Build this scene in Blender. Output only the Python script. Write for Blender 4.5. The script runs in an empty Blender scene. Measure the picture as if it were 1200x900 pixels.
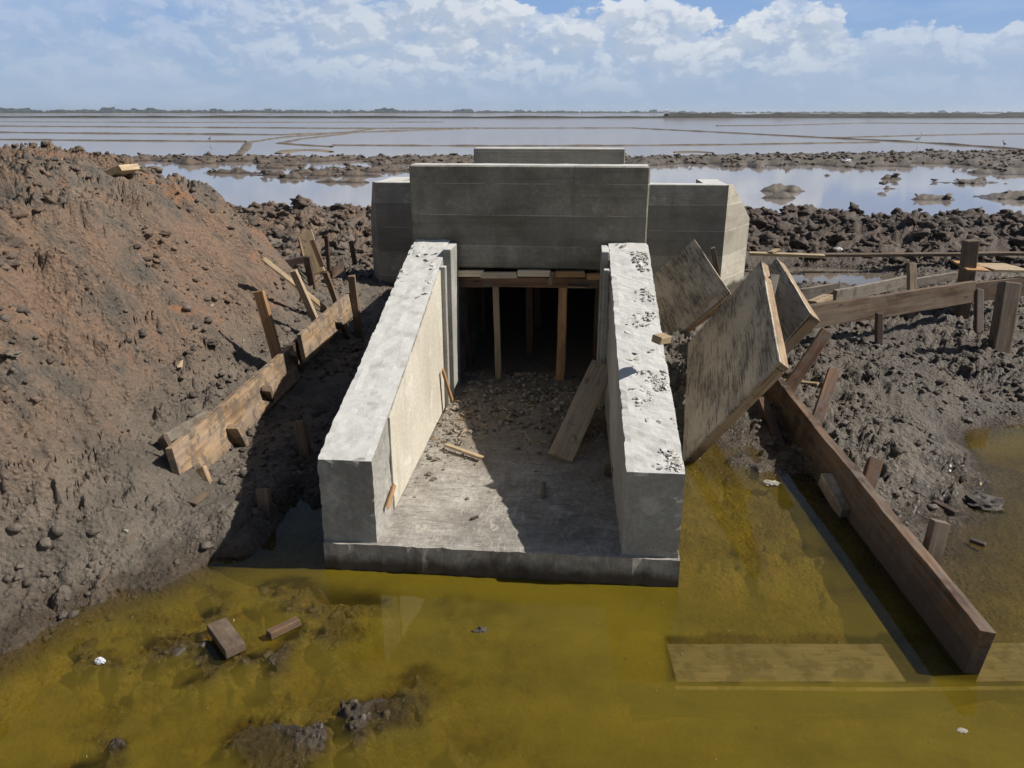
import bpy, bmesh, math, random
import numpy as np
from mathutils import Vector, Matrix, noise as mnoise

R = math.radians
random.seed(7)
rng = np.random.default_rng(11)
scene = bpy.context.scene
COL = scene.collection

# ------------------------------------------------------------------ camera
CAM_H, YAW, PITCH = 2.4, R(5.4), math.atan(318 / 900)
cam_d = bpy.data.cameras.new('camera')
cam = bpy.data.objects.new('camera', cam_d)
COL.objects.link(cam)
cam_d.sensor_width, cam_d.lens = 36.0, 27.0
cam_d.clip_start, cam_d.clip_end = 0.05, 20000
cam.location = (0, 0, CAM_H)
cam.rotation_euler = (math.pi / 2 - PITCH, 0, YAW)
scene.camera = cam


def sight(px, py):
    u, v = (px - 600) / 900, (py - 450) / 900
    a, dn = math.cos(PITCH) - v * math.sin(PITCH), math.sin(PITCH) + v * math.cos(PITCH)
    return Vector((-math.sin(YAW) * a + math.cos(YAW) * u, math.cos(YAW) * a + math.sin(YAW) * u, -dn))


def P(px, py, x=None, y=None, z=None):
    """survey: the place seen at a spot of the photo, on the plane x, y or z = const"""
    d = sight(px, py)
    t = x / d.x if x is not None else y / d.y if y is not None else (z - CAM_H) / d.z
    return Vector((0, 0, CAM_H)) + d * t


# ------------------------------------------------------------------ noise
def _h(ix, iy, s):
    n = (ix.astype(np.int64) * 374761393 + iy.astype(np.int64) * 668265263 + s * 974634777) & 0xffffffff
    n = ((n ^ (n >> 13)) * 1274126177) & 0xffffffff
    n = ((n ^ (n >> 16)) * 2246822519) & 0xffffffff
    return ((n ^ (n >> 15)) & 0xffffff) / float(0xffffff)


def pn(x, y, s=0):
    ix, iy = np.floor(x), np.floor(y)
    fx, fy = x - ix, y - iy
    def g(ax, ay):
        a = _h(ix + ax, iy + ay, s) * 2 * np.pi
        return np.cos(a) * (fx - ax) + np.sin(a) * (fy - ay)
    ux, uy = fx * fx * fx * (fx * (fx * 6 - 15) + 10), fy * fy * fy * (fy * (fy * 6 - 15) + 10)
    a = g(0, 0) * (1 - ux) + g(1, 0) * ux
    b = g(0, 1) * (1 - ux) + g(1, 1) * ux
    return (a * (1 - uy) + b * uy) * 1.5


def fbm(x, y, s=0, o=4, gain=.5):
    t, a = 0, 1.0
    for i in range(o):
        t = t + a * pn(x, y, s + i * 17)
        x, y, a = x * 2.03 + 3.1, y * 2.03 - 1.7, a * gain
    return t


def clod(x, y, cell, s):
    """rounded lumps, one per cell, of uneven size"""
    x, y = x / cell, y / cell
    ix, iy = np.floor(x), np.floor(y)
    best = np.zeros_like(x)
    for ax in (-1, 0, 1):
        for ay in (-1, 0, 1):
            jx, jy = ix + ax, iy + ay
            cx, cy = jx + .15 + .7 * _h(jx, jy, s), jy + .15 + .7 * _h(jx, jy, s + 1)
            r = .25 + .5 * _h(jx, jy, s + 2) ** 1.5
            q = 1 - ((x - cx) ** 2 + (y - cy) ** 2) / (r * r)
            best = np.maximum(best, r * np.sqrt(np.clip(q, 0, 1)))
    return best * cell


def ss(a, b, x):
    t = np.clip((x - a) / (b - a), 0, 1)
    return t * t * (3 - 2 * t)


def bump2(x, y, cx, cy, rx, ry=None):
    return np.exp(-((x - cx) / rx) ** 2 - ((y - cy) / (ry or rx)) ** 2)


# ------------------------------------------------------------------ terrain
FOOT_Y = np.array([0, 1.5, 2.7, 3.1, 3.36, 3.55, 4.2, 4.5, 6.0, 8.0, 9.0, 10., 11., 13.])
FOOT_X = np.array([-3.1, -2.95, -2.66, -2.48, -2.2, -2.05, -2.02, -2.10, -2.14, -2.2, -2.4, -2.6, -2.8, -3.0])
SLOPE_S = np.array([-9, -1.2, -.5, -.15, 0, .20, .45, .85, 1.35, 1.95, 2.6, 3.5, 5, 9, 30, 90])
SLOPE_Z = np.array([-.27, -.27, -.19, -.08, 0, .07, .14, .42, .98, 1.56, 1.80, 1.86, 1.84, 1.75, 1.6, 1.4])
ISLES = [(P(915, 224, z=0), 1.1, .5), (P(908, 232, z=0), .8, .4), (P(1046, 221, z=0), .5, .2), (P(1042, 210, z=0), .6, .25),
         (P(1135, 214, z=0), 1.2, .7), (P(1098, 234, z=0), .9, .35), (P(345, 209, z=0), 1.3, .5), (P(275, 203, z=0), 1.4, .5),
         (P(400, 206, z=0), 2.2, .6), (P(330, 206, z=0), 1.6, .4), (P(395, 214, z=0), 1.7, .35), (P(318, 197, z=0), 1.0, .6),
         (P(430, 200, z=0), 3.0, 1.6), (P(360, 203, z=0), 2.0, .5), (P(1190, 203, z=0), 3.0, 1.5), (P(1195, 232, z=0), 1.6, .9)]

PUD = [(P(968, 327, z=0), 1.0, .75), (P(862, 331, z=0), .45, .9)]


def ground(x, y, detail=True):
    x, y = np.asarray(x, float), np.asarray(y, float)
    wob = .10 * fbm(x * 1.3, y * 1.3, 5, 3)
    # left spoil heap, its foot along the trench
    s = np.interp(y, FOOT_Y, FOOT_X) - x + wob
    heap = np.interp(s, SLOPE_S, SLOPE_Z)
    keep = 1 - ss(8.0, 11.2, y + .35 * (x + 4) + .5 * fbm(x * .7, y * .7, 31, 2))
    heap_hi = np.where(heap > .12, .12 + (heap - .12) * keep, heap)
    lump = .10 * fbm(x * .9, y * .9, 41, 3) * ss(.3, 1.2, heap_hi)
    crest = .16 * np.abs(fbm(x * 1.6, y * 1.6, 43, 3)) * ss(1.5, 2.0, heap_hi)
    rill = .035 * fbm(x * 1.6, y * 8.5 - x * 1.2, 45, 4, .6) * ss(.3, .7, heap_hi) * ss(1.6, 1.2, heap_hi) + .075 * fbm(x * .9 + y * .5, y * 3.0 - x * .9, 47, 4) * ss(.3, .9, heap_hi) * ss(1.9, 1.4, heap_hi) + .10 * np.abs(fbm(x * .7 + y * .4, y * 1.9 - x * .8, 49, 3)) * ss(.4, 1.0, heap_hi)
    left = heap_hi + lump + crest + rill
    # trench by the left wing wall: mud from y 4.4, open water in front of and behind it
    trench = -.10 + .17 * ss(3.95, 4.6, y + .5 * wob + .45 * (x + 1.75)) - .22 * ss(7.9, 8.6, y) * (1 - ss(10.8, 11.5, y)) + .03 * fbm(x * 3, y * 3, 51, 3)
    tr = ss(-2.25 + .38 * ss(4.9, 4.1, y), -1.95 + .33 * ss(4.9, 4.1, y), x) * (1 - ss(-1.35, -1.2, x)) * ss(3.4, 3.9, y)
    # right mud flat beyond the long board, with a wet corner on its right
    edge = np.interp(x, [1.2, 1.75, 2.3, 2.95, 3.7, 5, 8], [5.3, 3.8, 4.42, 5.42, 6.0, 6.2, 6.5])
    sr = y - edge + 1.7 * wob
    right = np.interp(sr, [-9, -2.4, -1.6, -1.0, -.4, 0, .4, 1.2, 3, 6, 9], [-.24, -.20, -.10, -.06, -.035, .0, .09, .19, .20, .16, .16])
    right = right + .05 * fbm(x * 1.1, y * 1.1, 61, 3) * ss(0, .6, sr)
    right = right - .22 * bump2(x, y, 4.1, 5.75, 1.0, .42)
    # strip of shallow water between right wing wall and long board
    strip = np.interp(y + 1.2 * wob + .35 * ss(.75, 1.35, x), [2, 3.3, 4.3, 5.0, 5.6, 6.4, 8, 9, 12], [-.22, -.17, -.10, -.06, -.035, .07, .14, .08, .02])
    strip = strip + .035 * ss(.1, .6, fbm(x * 3, y * 1.6, 87, 4, .6)) + .035 * bump2(x, y, 1.5, 5.1, .2, .4) + .035 * fbm(x * 2.2, y * 2.2, 67, 3)
    w = ss(1.55, 1.85, x)
    right = strip * (1 - w) + right * w
    pool = -.19 - .06 * ss(-1, 1, x) + .05 * fbm(x * 1.1, y * 1.1, 71, 3) + .03 * fbm(x * 4, y * 4, 73, 3)
    pool = pool + .15 * ss(.0, .55, fbm(x * 2.1, y * 2.6, 77, 4, .6)) * ss(.2, -1.0, x) + .05 * np.abs(fbm(x * 6, y * 6, 79, 3)) * ss(.6, -.8, x)
    lid = -.045 + .035 * fbm(x * 2.6, y * 2.6, 89, 3)
    pool = np.where(pool > lid, lid + (pool - lid) * .18, pool)
    pool = pool + .015 * bump2(x, y, -1.75, 2.72, .55, .28) + .11 * bump2(x, y, -1.93, 2.40, .16, .12) + .05 * bump2(x, y, -1.55, 2.30, .3, .08) + .11 * bump2(x, y, -1.05, 2.55, .25, .14)
    side = ss(-1.3, -.9, x)
    near = np.where(x < -1.1, np.maximum(left, pool), pool)
    near = np.where(y > 3.35, np.maximum(near, (.10 - .22 * ss(-2.0, -1.62, x)) * ss(3.4, 3.75, y) - .3 * (1 - ss(3.4, 3.75, y))), near) * (1 - tr) + trench * tr
    r = ss(.45, .6, x) * ss(2.6, 3.4, y)
    near = near * (1 - r) + right * r
    under = ss(3.3, 3.6, y) * (1 - ss(10.9, 11.3, y)) * ss(-1.42, -1.3, x) * (1 - ss(.48, .6, x))
    near = near * (1 - under) + (-.28) * under
    # bund between the works and the lagoon, then the lagoon bed
    yy = y + .9 * fbm(x * .35, 3.0 + y * .1, 81, 2)
    bund = np.interp(yy, [10.8, 12.2, 13.6, 15.0, 16.4, 17.6, 18.6, 20], [.04, .09, .16, .30, .36, .20, -.05, -.2])
    bund = bund + .10 * np.abs(fbm(x * 1.1, y * 1.1, 83, 3)) * ss(12.8, 14.5, y)
    bund = bund - .5 * bump2(x, y, -.5, 15, 1.3, 9) * ss(11, 12.5, y)
    k = ss(10.6, 12.2, y)
    z = near * (1 - k) + np.maximum(bund, left * keep - .0) * k
    z = np.where(y > 19, bund, z)
    for q, rx, ry in PUD:
        z = z - .42 * bump2(x, y, q.x, q.y, rx, ry)
    # mud banks across the lagoon
    n2 = fbm(x * .22, y * .13, 91, 4)
    inner = np.interp(x, [-40, -13, -8, -4.2, 4, 8, 12, 20, 60], [36, 36.5, 37, 38, 38, 37, 35.5, 35, 37])
    outer = np.interp(x, [-60, -23, -4, 5, 27, 60], [41.5, 43, 44.5, 46, 54, 62])
    bank = np.minimum(ss(0, 1, (y - inner + 9 * n2) / 5), 1 - ss(-2, 1.5, y - outer)) * .38 - .2
    bank = bank + np.where(bank > -.19, .09 * fbm(x * 1.2, y * .8, 95, 3), 0)
    for c, rx, ry in ISLES:
        bank = np.maximum(bank, -.2 + .36 * bump2(x, y, c.x, c.y, rx, ry) + np.where(bump2(x, y, c.x, c.y, rx * 1.6, ry * 1.6) > .2, .12 * fbm(x * 1.3, y * 1.3, 97, 3), 0))
    z = np.where(y > 18.2, np.maximum(np.where(y < 22, z, -.2), bank), z)
    if detail:
        m = .22 + .78 * ss(-.30, .40, fbm(x * .75, y * .75, 101, 4, .55))
        m = m * (1 - .30 * ss(.45, .8, z) * ss(1.6, 1.35, z) * ss(-1.8, -2.6, x) * ss(11, 9.5, y))
        m = m * ss(-.05, .05, z) * (1 - under)
        fine = ss(26, 12, y)
        qx, qy = x + .05 * fbm(x * 6, y * 6, 105, 2), y + .05 * fbm(x * 6 + 9, y * 6, 107, 2)
        rough = 1 + .5 * ss(11.5, 14, y) + .5 * ss(1.5, 1.8, z)
        z = z + m * rough * fine * (.34 * clod(qx, qy, .15, 111) + .42 * clod(qx + .3, qy, .08, 121) + .5 * clod(qx, qy + .2, .044, 131))
        crust = np.abs(fbm(qx * 5.5, qy * 5.5, 141, 4, .6))
        z = z + fine * m * (.072 * (crust - .32) + .028 * fbm(qx * 20, qy * 20, 147, 3, .65) - .02)
        pit = ss(.30, .62, fbm(qx * 3.2, qy * 3.2, 149, 4, .6))
        z = z - fine * m * .055 * pit
        z = z + .012 * fbm(x * 7, y * 7, 143, 4, .6) * ss(-.3, -.1, z) * (1 - under)
        big = ss(12.5, 14, y) * (1 - ss(17.5, 19, y)) + .9 * ss(1.5, 1.75, z) * ss(9, 8, y)
        z = z + big * (.55 + .6 * fbm(x * .6, y * .6, 163, 3)) * (.32 * clod(qx, qy, .62, 151) + .30 * clod(qx, qy, .26, 155) + .10 * fbm(x * 2.5, y * 2.5, 159, 4, .6))
        z = z + ss(.02, .08, z) * ss(20, 26, y) * (.16 * clod(x, y, .6, 157) + .06 * fbm(x * 1.5, y * 1.5, 161, 3))
    return z


def hit(px, py, lo=2.0, hi=24.0):
    d = sight(px, py)
    t = np.linspace(lo, hi, 5000)
    zz = ground(d.x * t, d.y * t)
    i = int(np.argmax(CAM_H + d.z * t < zz))
    return Vector((0, 0, CAM_H)) + d * float(t[i])


def gz(x, y):
    return float(ground(np.array([x]), np.array([y]))[0])


def mesh_np(name, V, F, smooth=True):
    me = bpy.data.meshes.new(name)
    me.vertices.add(len(V))
    me.vertices.foreach_set('co', np.ascontiguousarray(V, dtype=np.float32).ravel())
    n = F.shape[1]
    me.loops.add(F.size)
    me.loops.foreach_set('vertex_index', np.ascontiguousarray(F, dtype=np.int32).ravel())
    me.polygons.add(len(F))
    me.polygons.foreach_set('loop_start', np.arange(0, F.size, n, dtype=np.int32))
    me.polygons.foreach_set('use_smooth', np.full(len(F), smooth))
    me.update(calc_edges=True)
    me.validate()
    return me


def link(name, me, mat, parent=None, **props):
    o = bpy.data.objects.new(name, me)
    COL.objects.link(o)
    if mat and me is not None:
        me.materials.clear()
        me.materials.append(mat)
    if parent:
        o.parent = parent
    for k, v in props.items():
        o[k] = v
    return o


def tag(o, label, cat, group=None):
    o['label'], o['category'] = label, cat
    if group:
        o['group'] = group
    return o


# ------------------------------------------------------------------ materials
class NT:
    def __init__(s, name, world=False):
        if world:
            s.m = bpy.data.worlds.new(name)
        else:
            s.m = bpy.data.materials.new(name)
        s.m.use_nodes = True
        s.t = s.m.node_tree
        s.t.nodes.clear()

    def n(s, kind, ins=None, **at):
        nd = s.t.nodes.new(kind)
        for k, v in at.items():
            setattr(nd, k, v)
        for k, v in (ins or {}).items():
            sock = nd.inputs[k]
            if isinstance(v, bpy.types.NodeSocket):
                s.t.links.new(v, sock)
            elif isinstance(v, bpy.types.Node):
                s.t.links.new(v.outputs[0], sock)
            else:
                if sock.type == 'RGBA' and len(v) == 3:
                    v = (*v, 1)
                sock.default_value = v
        return nd

    def math(s, op, a, b=0.0, c=0.0, clamp=False):
        return s.n('ShaderNodeMath', {0: a, 1: b, 2: c}, operation=op, use_clamp=clamp).outputs[0]

    def coords(s, scale=(1, 1, 1), kind='Object', loc=None):
        tc = s.n('ShaderNodeTexCoord')
        ins = {'Vector': tc.outputs[kind], 'Scale': scale}
        if loc is not None:
            ins['Location'] = loc
        return s.n('ShaderNodeMapping', ins).outputs[0]

    def world_pos(s, scale=(1, 1, 1)):
        g = s.n('ShaderNodeNewGeometry')
        return s.n('ShaderNodeMapping', {'Vector': g.outputs['Position'], 'Scale': scale}).outputs[0]

    def noise(s, vec, scale, detail=5, rough=.6, dist=0.0, out=0):
        return s.n('ShaderNodeTexNoise', {'Vector': vec, 'Scale': scale, 'Detail': detail, 'Roughness': rough, 'Distortion': dist}).outputs[out]

    def voro(s, vec, scale, feature='F1', rnd=1.0):
        return s.n('ShaderNodeTexVoronoi', {'Vector': vec, 'Scale': scale, 'Randomness': rnd}, feature=feature).outputs[0]

    def ramp(s, fac, stops):
        nd = s.n('ShaderNodeValToRGB', {0: fac})
        e = nd.color_ramp.elements
        while len(e) < len(stops):
            e.new(.5)
        for el, (p, c) in zip(e, stops):
            el.position = p
            el.color = (c, c, c, 1) if not hasattr(c, '__len__') else (*c, 1)
        return nd.outputs[0]

    def range(s, v, a, b, c=0.0, d=1.0, smooth=True):
        return s.n('ShaderNodeMapRange', {0: v, 1: a, 2: b, 3: c, 4: d}, interpolation_type='SMOOTHSTEP' if smooth else 'LINEAR').outputs[0]

    def mix(s, fac, a, b, mode='MIX'):
        nd = s.n('ShaderNodeMix', data_type='RGBA', blend_type=mode)
        for i, v in ((0, fac), (6, a), (7, b)):
            if isinstance(v, bpy.types.NodeSocket):
                s.t.links.new(v, nd.inputs[i])
            else:
                nd.inputs[i].default_value = (*v, 1) if hasattr(v, '__len__') else v
        return nd.outputs[2]

    def bump(s, h, strength=.5, dist=.01, nrm=None):
        ins = {'Height': h, 'Strength': strength, 'Distance': dist}
        if nrm is not None:
            ins['Normal'] = nrm
        return s.n('ShaderNodeBump', ins).outputs[0]

    def sep(s, vec, i):
        return s.n('ShaderNodeSeparateXYZ', {0: vec}).outputs[i]

    def bsdf(s, color, rough=.85, nrm=None, spec=.3, extra=None):
        ins = {'Base Color': color, 'Roughness': rough, 'Specular IOR Level': spec}
        if nrm is not None:
            ins['Normal'] = nrm
        ins.update(extra or {})
        b = s.n('ShaderNodeBsdfPrincipled', ins)
        s.n('ShaderNodeOutputMaterial', {'Surface': b.outputs[0]})
        return s.m


def mat_mud():
    t = NT('wet_mud')
    w = t.world_pos()
    big = t.noise(w, .55, 4, .6)
    med = t.noise(w, 3.2, 6, .65)
    fine = t.noise(w, 26, 6, .7)
    vfine = t.noise(w, 110, 4, .7)
    soil = t.n('ShaderNodeAttribute', attribute_name='soil').outputs['Fac']
    col = t.mix(t.range(med, .35, .68), (.125, .107, .083), (.215, .180, .138))
    red = t.mix(t.range(fine, .3, .7), (.17, .110, .072), (.30, .190, .120))
    rm = t.math('MULTIPLY', t.range(t.math('ADD', t.math('MULTIPLY', big, .55), t.math('MULTIPLY', med, .45)), .40, .56), soil, clamp=True)
    col = t.mix(rm, col, red)
    drag = t.noise(t.world_pos((1.3, 7.5, 1.3)), 1.6, 6, .7, .5)
    col = t.mix(t.math('MULTIPLY', t.range(drag, .50, .62, 0, .65), soil), col, (.095, .072, .056))
    rust = t.noise(w, 1.25, 5, .7, .6)
    col = t.mix(t.math('MULTIPLY', t.range(rust, .57, .68), t.math('MULTIPLY', soil, .8)), col, (.36, .165, .075))
    dark = t.math('MULTIPLY', t.n('ShaderNodeAttribute', attribute_name='dark').outputs['Fac'], t.range(med, .25, .6))
    col = t.mix(dark, col, (.075, .053, .040))
    # small shell and straw specks
    sp = t.voro(w, 42)
    spm = t.math('MULTIPLY', t.range(sp, .10, .05), t.range(t.noise(w, 2.1, 3), .57, .66))
    col = t.mix(spm, col, (.42, .33, .24))
    col = t.mix(t.range(vfine, .38, .62, .28, 0), col, (.03, .024, .02))
    z = t.sep(w, 2)
    wet = t.range(t.math('ADD', z, t.math('MULTIPLY', t.math('SUBTRACT', med, .5), .12)), .015, .11, 1, 0)
    col = t.mix(t.math('MULTIPLY', wet, .8), col, t.mix(1.0, col, (.50, .43, .35), 'MULTIPLY'))
    silt = t.range(t.math('ADD', z, t.math('MULTIPLY', t.math('SUBTRACT', med, .5), .10)), -.025, -.10)
    siltn = t.mix(t.range(t.noise(w, 5, 5, .7), .40, .62), (.34, .28, .13), (.19, .15, .07))
    col = t.mix(silt, col, siltn)
    rough = t.math('SUBTRACT', t.range(t.math('ADD', t.math('MULTIPLY', fine, .5), t.math('MULTIPLY', med, .5)), .38, .62, .52, .88), t.math('MULTIPLY', wet, .42))
    h = t.math('ADD', t.math('MULTIPLY', fine, .7), t.math('MULTIPLY', vfine, .3))
    h = t.math('ADD', h, t.math('MULTIPLY', t.range(t.voro(w, 30), .0, .6), -.35))
    nrm = t.bump(h, 1.0, .042)
    return t.bsdf(col, rough, nrm, .45)


def mat_clod():
    t = NT('clod_mud')
    w = t.world_pos()
    oi = t.n('ShaderNodeAttribute', attribute_name='soil').outputs['Fac']
    rnd = t.n('ShaderNodeAttribute', attribute_name='rnd').outputs['Fac']
    n = t.noise(w, 30, 5, .7)
    a = t.mix(t.range(rnd, 0, 1, smooth=False), (.088, .072, .058), (.185, .155, .125))
    b = t.mix(t.range(rnd, 0, 1, smooth=False), (.105, .072, .050), (.22, .150, .10))
    col = t.mix(t.math('MULTIPLY', oi, t.range(t.noise(w, 1.5, 3), .4, .6)), a, b)
    col = t.mix(t.range(n, .35, .65, .4, 0), col, (.035, .028, .022))
    dark = t.n('ShaderNodeAttribute', attribute_name='dark').outputs['Fac']
    col = t.mix(t.math('MULTIPLY', dark, .75), col, (.065, .045, .034))
    z = t.sep(w, 2)
    col = t.mix(t.range(z, .0, .08, .5, 0), col, (.05, .04, .028))
    return t.bsdf(col, t.range(z, 0, .1, .5, .85), t.bump(n, .8, .02), .35)


def mat_concrete(name, light, darkc, stain=.4, boards=0.0, wet_to=.13, speck=True, moss=0.0, scale=1.0, floor=False, top=False):
    t = NT(name)
    w = t.world_pos()
    big = t.noise(w, 1.6 * scale, 6, .68)
    streak = t.noise(t.world_pos((5, 5, .7)), 1.3, 5, .6)
    fine = t.noise(w, 38, 6, .7)
    vf = t.noise(w, 160, 3, .6)
    col = t.mix(t.range(big, .34, .68), light, darkc)
    col = t.mix(t.math('MULTIPLY', t.range(streak, .50, .70), stain), col, tuple(c * .45 for c in darkc))
    col = t.mix(t.range(fine, .36, .66, .32, 0), col, tuple(c * .5 for c in darkc))
    col = t.mix(t.range(t.noise(w, 4.2, 6, .72), .56, .68, 0, .45), col, tuple(min(.75, c * 1.35) for c in light))
    z = t.sep(w, 2)
    if boards:
        f = t.math('FRACT', t.math('ADD', t.math('MULTIPLY', z, 1 / boards), .37))
        line = t.math('MULTIPLY', t.range(f, .0, .035, 1, 0), t.range(t.noise(w, 3, 3), .38, .55))
        idx = t.math('FLOOR', t.math('ADD', t.math('MULTIPLY', z, 1 / boards), .37))
        tone = t.n('ShaderNodeTexWhiteNoise', {'W': idx}, noise_dimensions='1D').outputs[0]
        col = t.mix(t.math('MULTIPLY', tone, .7), col, tuple(c * .62 for c in darkc))
        grain = t.noise(t.world_pos((1.2, 1.2, 42)), 1.0, 4, .6)
        col = t.mix(t.range(grain, .52, .70, 0, .32), col, tuple(c * .5 for c in darkc))
        col = t.mix(t.math('MULTIPLY', line, .55), col, tuple(min(.7, c * 1.5) for c in light))
    if moss:
        col = t.mix(t.math('MULTIPLY', t.range(t.noise(t.world_pos((.8, .8, 2.2)), 1.6, 5, .65), .50, .68), moss), col, (.095, .085, .05))
    pin = t.range(t.voro(w, 24), .12, .07)
    pin = t.math('MULTIPLY', pin, t.range(t.noise(w, 5, 2), .52, .60))
    if speck:
        col = t.mix(t.math('MULTIPLY', pin, .75), col, (.06, .055, .05))
    if top:   # trowelled upper faces painted paler, the sun on them put into the colour
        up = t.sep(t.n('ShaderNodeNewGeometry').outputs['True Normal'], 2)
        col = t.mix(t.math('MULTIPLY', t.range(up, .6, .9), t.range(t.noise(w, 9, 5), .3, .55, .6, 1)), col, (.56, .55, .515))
    trowel = None
    if floor:
        # trowel marks across the slab, and the site dirt trodden over its rear and right
        trowel = t.noise(t.world_pos((7, 34, 8)), 1.0, 6, .65, .6)
        comb = t.noise(t.world_pos((30, 11, 8)), 1.0, 6, .7, .9)
        patch = t.noise(w, 3.1, 5, .65)
        col = t.mix(t.range(trowel, .48, .62, 0, .55), col, (.155, .14, .12))
        col = t.mix(t.math('MULTIPLY', t.range(comb, .50, .68), t.range(patch, .42, .55, 0, .5)), col, (.60, .54, .43))
        reach = t.math('ADD', t.sep(w, 1), t.math('ADD', t.math('MULTIPLY', t.sep(w, 0), .55), t.math('MULTIPLY', t.math('SUBTRACT', patch, .5), 2.6)))
        col = t.mix(t.range(reach, 3.9, 5.1, 0, .88), col, t.mix(t.range(fine, .35, .65), (.125, .103, .080), (.25, .205, .155)))
    wet = t.range(t.math('ADD', z, t.math('MULTIPLY', t.math('SUBTRACT', t.noise(w, 4.5, 4, .6), .5), .16)), wet_to - .05, wet_to + .03, 1, 0)
    col = t.mix(t.math('MULTIPLY', wet, .95), col, (.050, .037, .025))
    h = t.math('ADD', t.math('MULTIPLY', fine, .6), t.math('MULTIPLY', vf, .25))
    h = t.math('SUBTRACT', h, t.math('MULTIPLY', pin, .6))
    if floor:
        h = t.math('ADD', h, t.math('MULTIPLY', t.math('ADD', trowel, comb), .9))
    if boards:
        h = t.math('ADD', h, t.math('MULTIPLY', line, .5))
    return t.bsdf(col, t.range(wet, 0, 1, .88, .5), t.bump(h, .5, .012), .3)


def mat_wood(name, light, dark, grey=.0, mud=.0, wet=0.0, streak=.5, dirt=.8):
    t = NT(name)
    oi = t.n('ShaderNodeObjectInfo')
    rnd = oi.outputs['Random']
    off = t.n('ShaderNodeCombineXYZ', {0: t.math('MULTIPLY', rnd, 37.0), 1: t.math('MULTIPLY', rnd, 91.0), 2: t.math('MULTIPLY', rnd, 13.0)}).outputs[0]
    tc = t.n('ShaderNodeTexCoord').outputs['Object']
    v = t.n('ShaderNodeVectorMath', {0: tc, 1: off}, operation='ADD').outputs[0]
    def mp(sc):
        return t.n('ShaderNodeMapping', {'Vector': v, 'Scale': sc}).outputs[0]
    g1 = t.noise(mp((1.6, 30, 30)), 1.0, 6, .65, .25)
    g2 = t.noise(mp((5, 120, 120)), 1.0, 4, .6)
    blot = t.noise(mp((2.2, 5, 5)), 1.0, 5, .65)
    col = t.mix(t.range(g1, .33, .68), light, dark)
    col = t.mix(t.range(g2, .5, .72, 0, .55), col, tuple(c * .4 for c in dark))
    tone = t.math('MULTIPLY_ADD', rnd, .5, .75)
    col = t.mix(1.0, col, t.n('ShaderNodeCombineColor', {0: tone, 1: tone, 2: tone}).outputs[0], 'MULTIPLY')
    if grey:
        col = t.mix(t.range(blot, .40, .62, 0, grey), col, (.25, .225, .19))
    col = t.mix(t.range(blot, .50, .30, 0, streak), col, tuple(c * .42 for c in dark))
    w = t.world_pos()
    if mud:
        m = t.range(t.noise(w, 9, 6, .7), .62 - .25 * mud, .72 - .2 * mud)
        col = t.mix(t.math('MULTIPLY', m, .85), col, (.13, .105, .082))
    z = t.sep(w, 2)
    soiled = t.range(t.math('ADD', z, t.math('MULTIPLY', t.noise(w, 12, 4), -.22)), -.08, .10, dirt, 0)
    col = t.mix(soiled, col, (.055, .04, .03))
    kn = t.range(t.voro(mp((3.0, 9, 9)), 1.0), .16, .06, 0, .7)
    col = t.mix(kn, col, tuple(c * .35 for c in dark))
    h = t.math('ADD', t.math('MULTIPLY', g1, .6), t.math('MULTIPLY', g2, .4))
    return t.bsdf(col, t.range(blot, .3, .7, .62 - .25 * wet, .85 - .2 * wet), t.bump(h, .6, .006), .3)


def mat_shutter(name, pale=(.50, .43, .33), grain_x=True):
    """weathered shuttering ply: pale worn face with dark torn film running along the sheet"""
    t = NT(name)
    rnd = t.n('ShaderNodeObjectInfo').outputs['Random']
    off = t.n('ShaderNodeCombineXYZ', {0: t.math('MULTIPLY', rnd, 53.0), 1: t.math('MULTIPLY', rnd, 21.0)}).outputs[0]
    v = t.n('ShaderNodeVectorMath', {0: t.n('ShaderNodeTexCoord').outputs['Object'], 1: off}, operation='ADD').outputs[0]
    def mp(sc):
        return t.n('ShaderNodeMapping', {'Vector': v, 'Scale': sc, 'Rotation': (0, 0, .12)}).outputs[0]
    s1 = t.noise(mp((3.4, 64, 16)), 1.0, 9, .8, .5)
    s2 = t.noise(mp((1.2, 3.4, 3)), 1.0, 5, .6)
    s3 = t.noise(mp((9, 90, 30)), 1.0, 4, .6)
    col = t.mix(t.range(s2, .35, .65), pale, tuple(c * .66 for c in pale))
    film = t.range(t.math('ADD', t.math('MULTIPLY', s1, .72), t.math('MULTIPLY', s2, .28)), .505, .555)
    col = t.mix(t.math('MULTIPLY', film, .85), col, (.075, .055, .045))
    col = t.mix(t.range(s3, .52, .7, 0, .5), col, (.12, .095, .075))
    col = t.mix(t.range(t.noise(mp((1.5, 1.5, 1.5)), 1.2, 3), .58, .72, 0, .5), col, (.17, .10, .055))
    return t.bsdf(col, .8, t.bump(t.math('ADD', s3, t.math('MULTIPLY', film, -.5)), .5, .005), .3)


def mat_plain(name, c, rough=.8, var=.3, scale=20):
    t = NT(name)
    n = t.noise(t.coords(), scale, 5, .65)
    return t.bsdf(t.mix(t.range(n, .3, .7, 0, var), c, tuple(x * .35 for x in c)), rough, t.bump(n, .5, .01))


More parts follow.
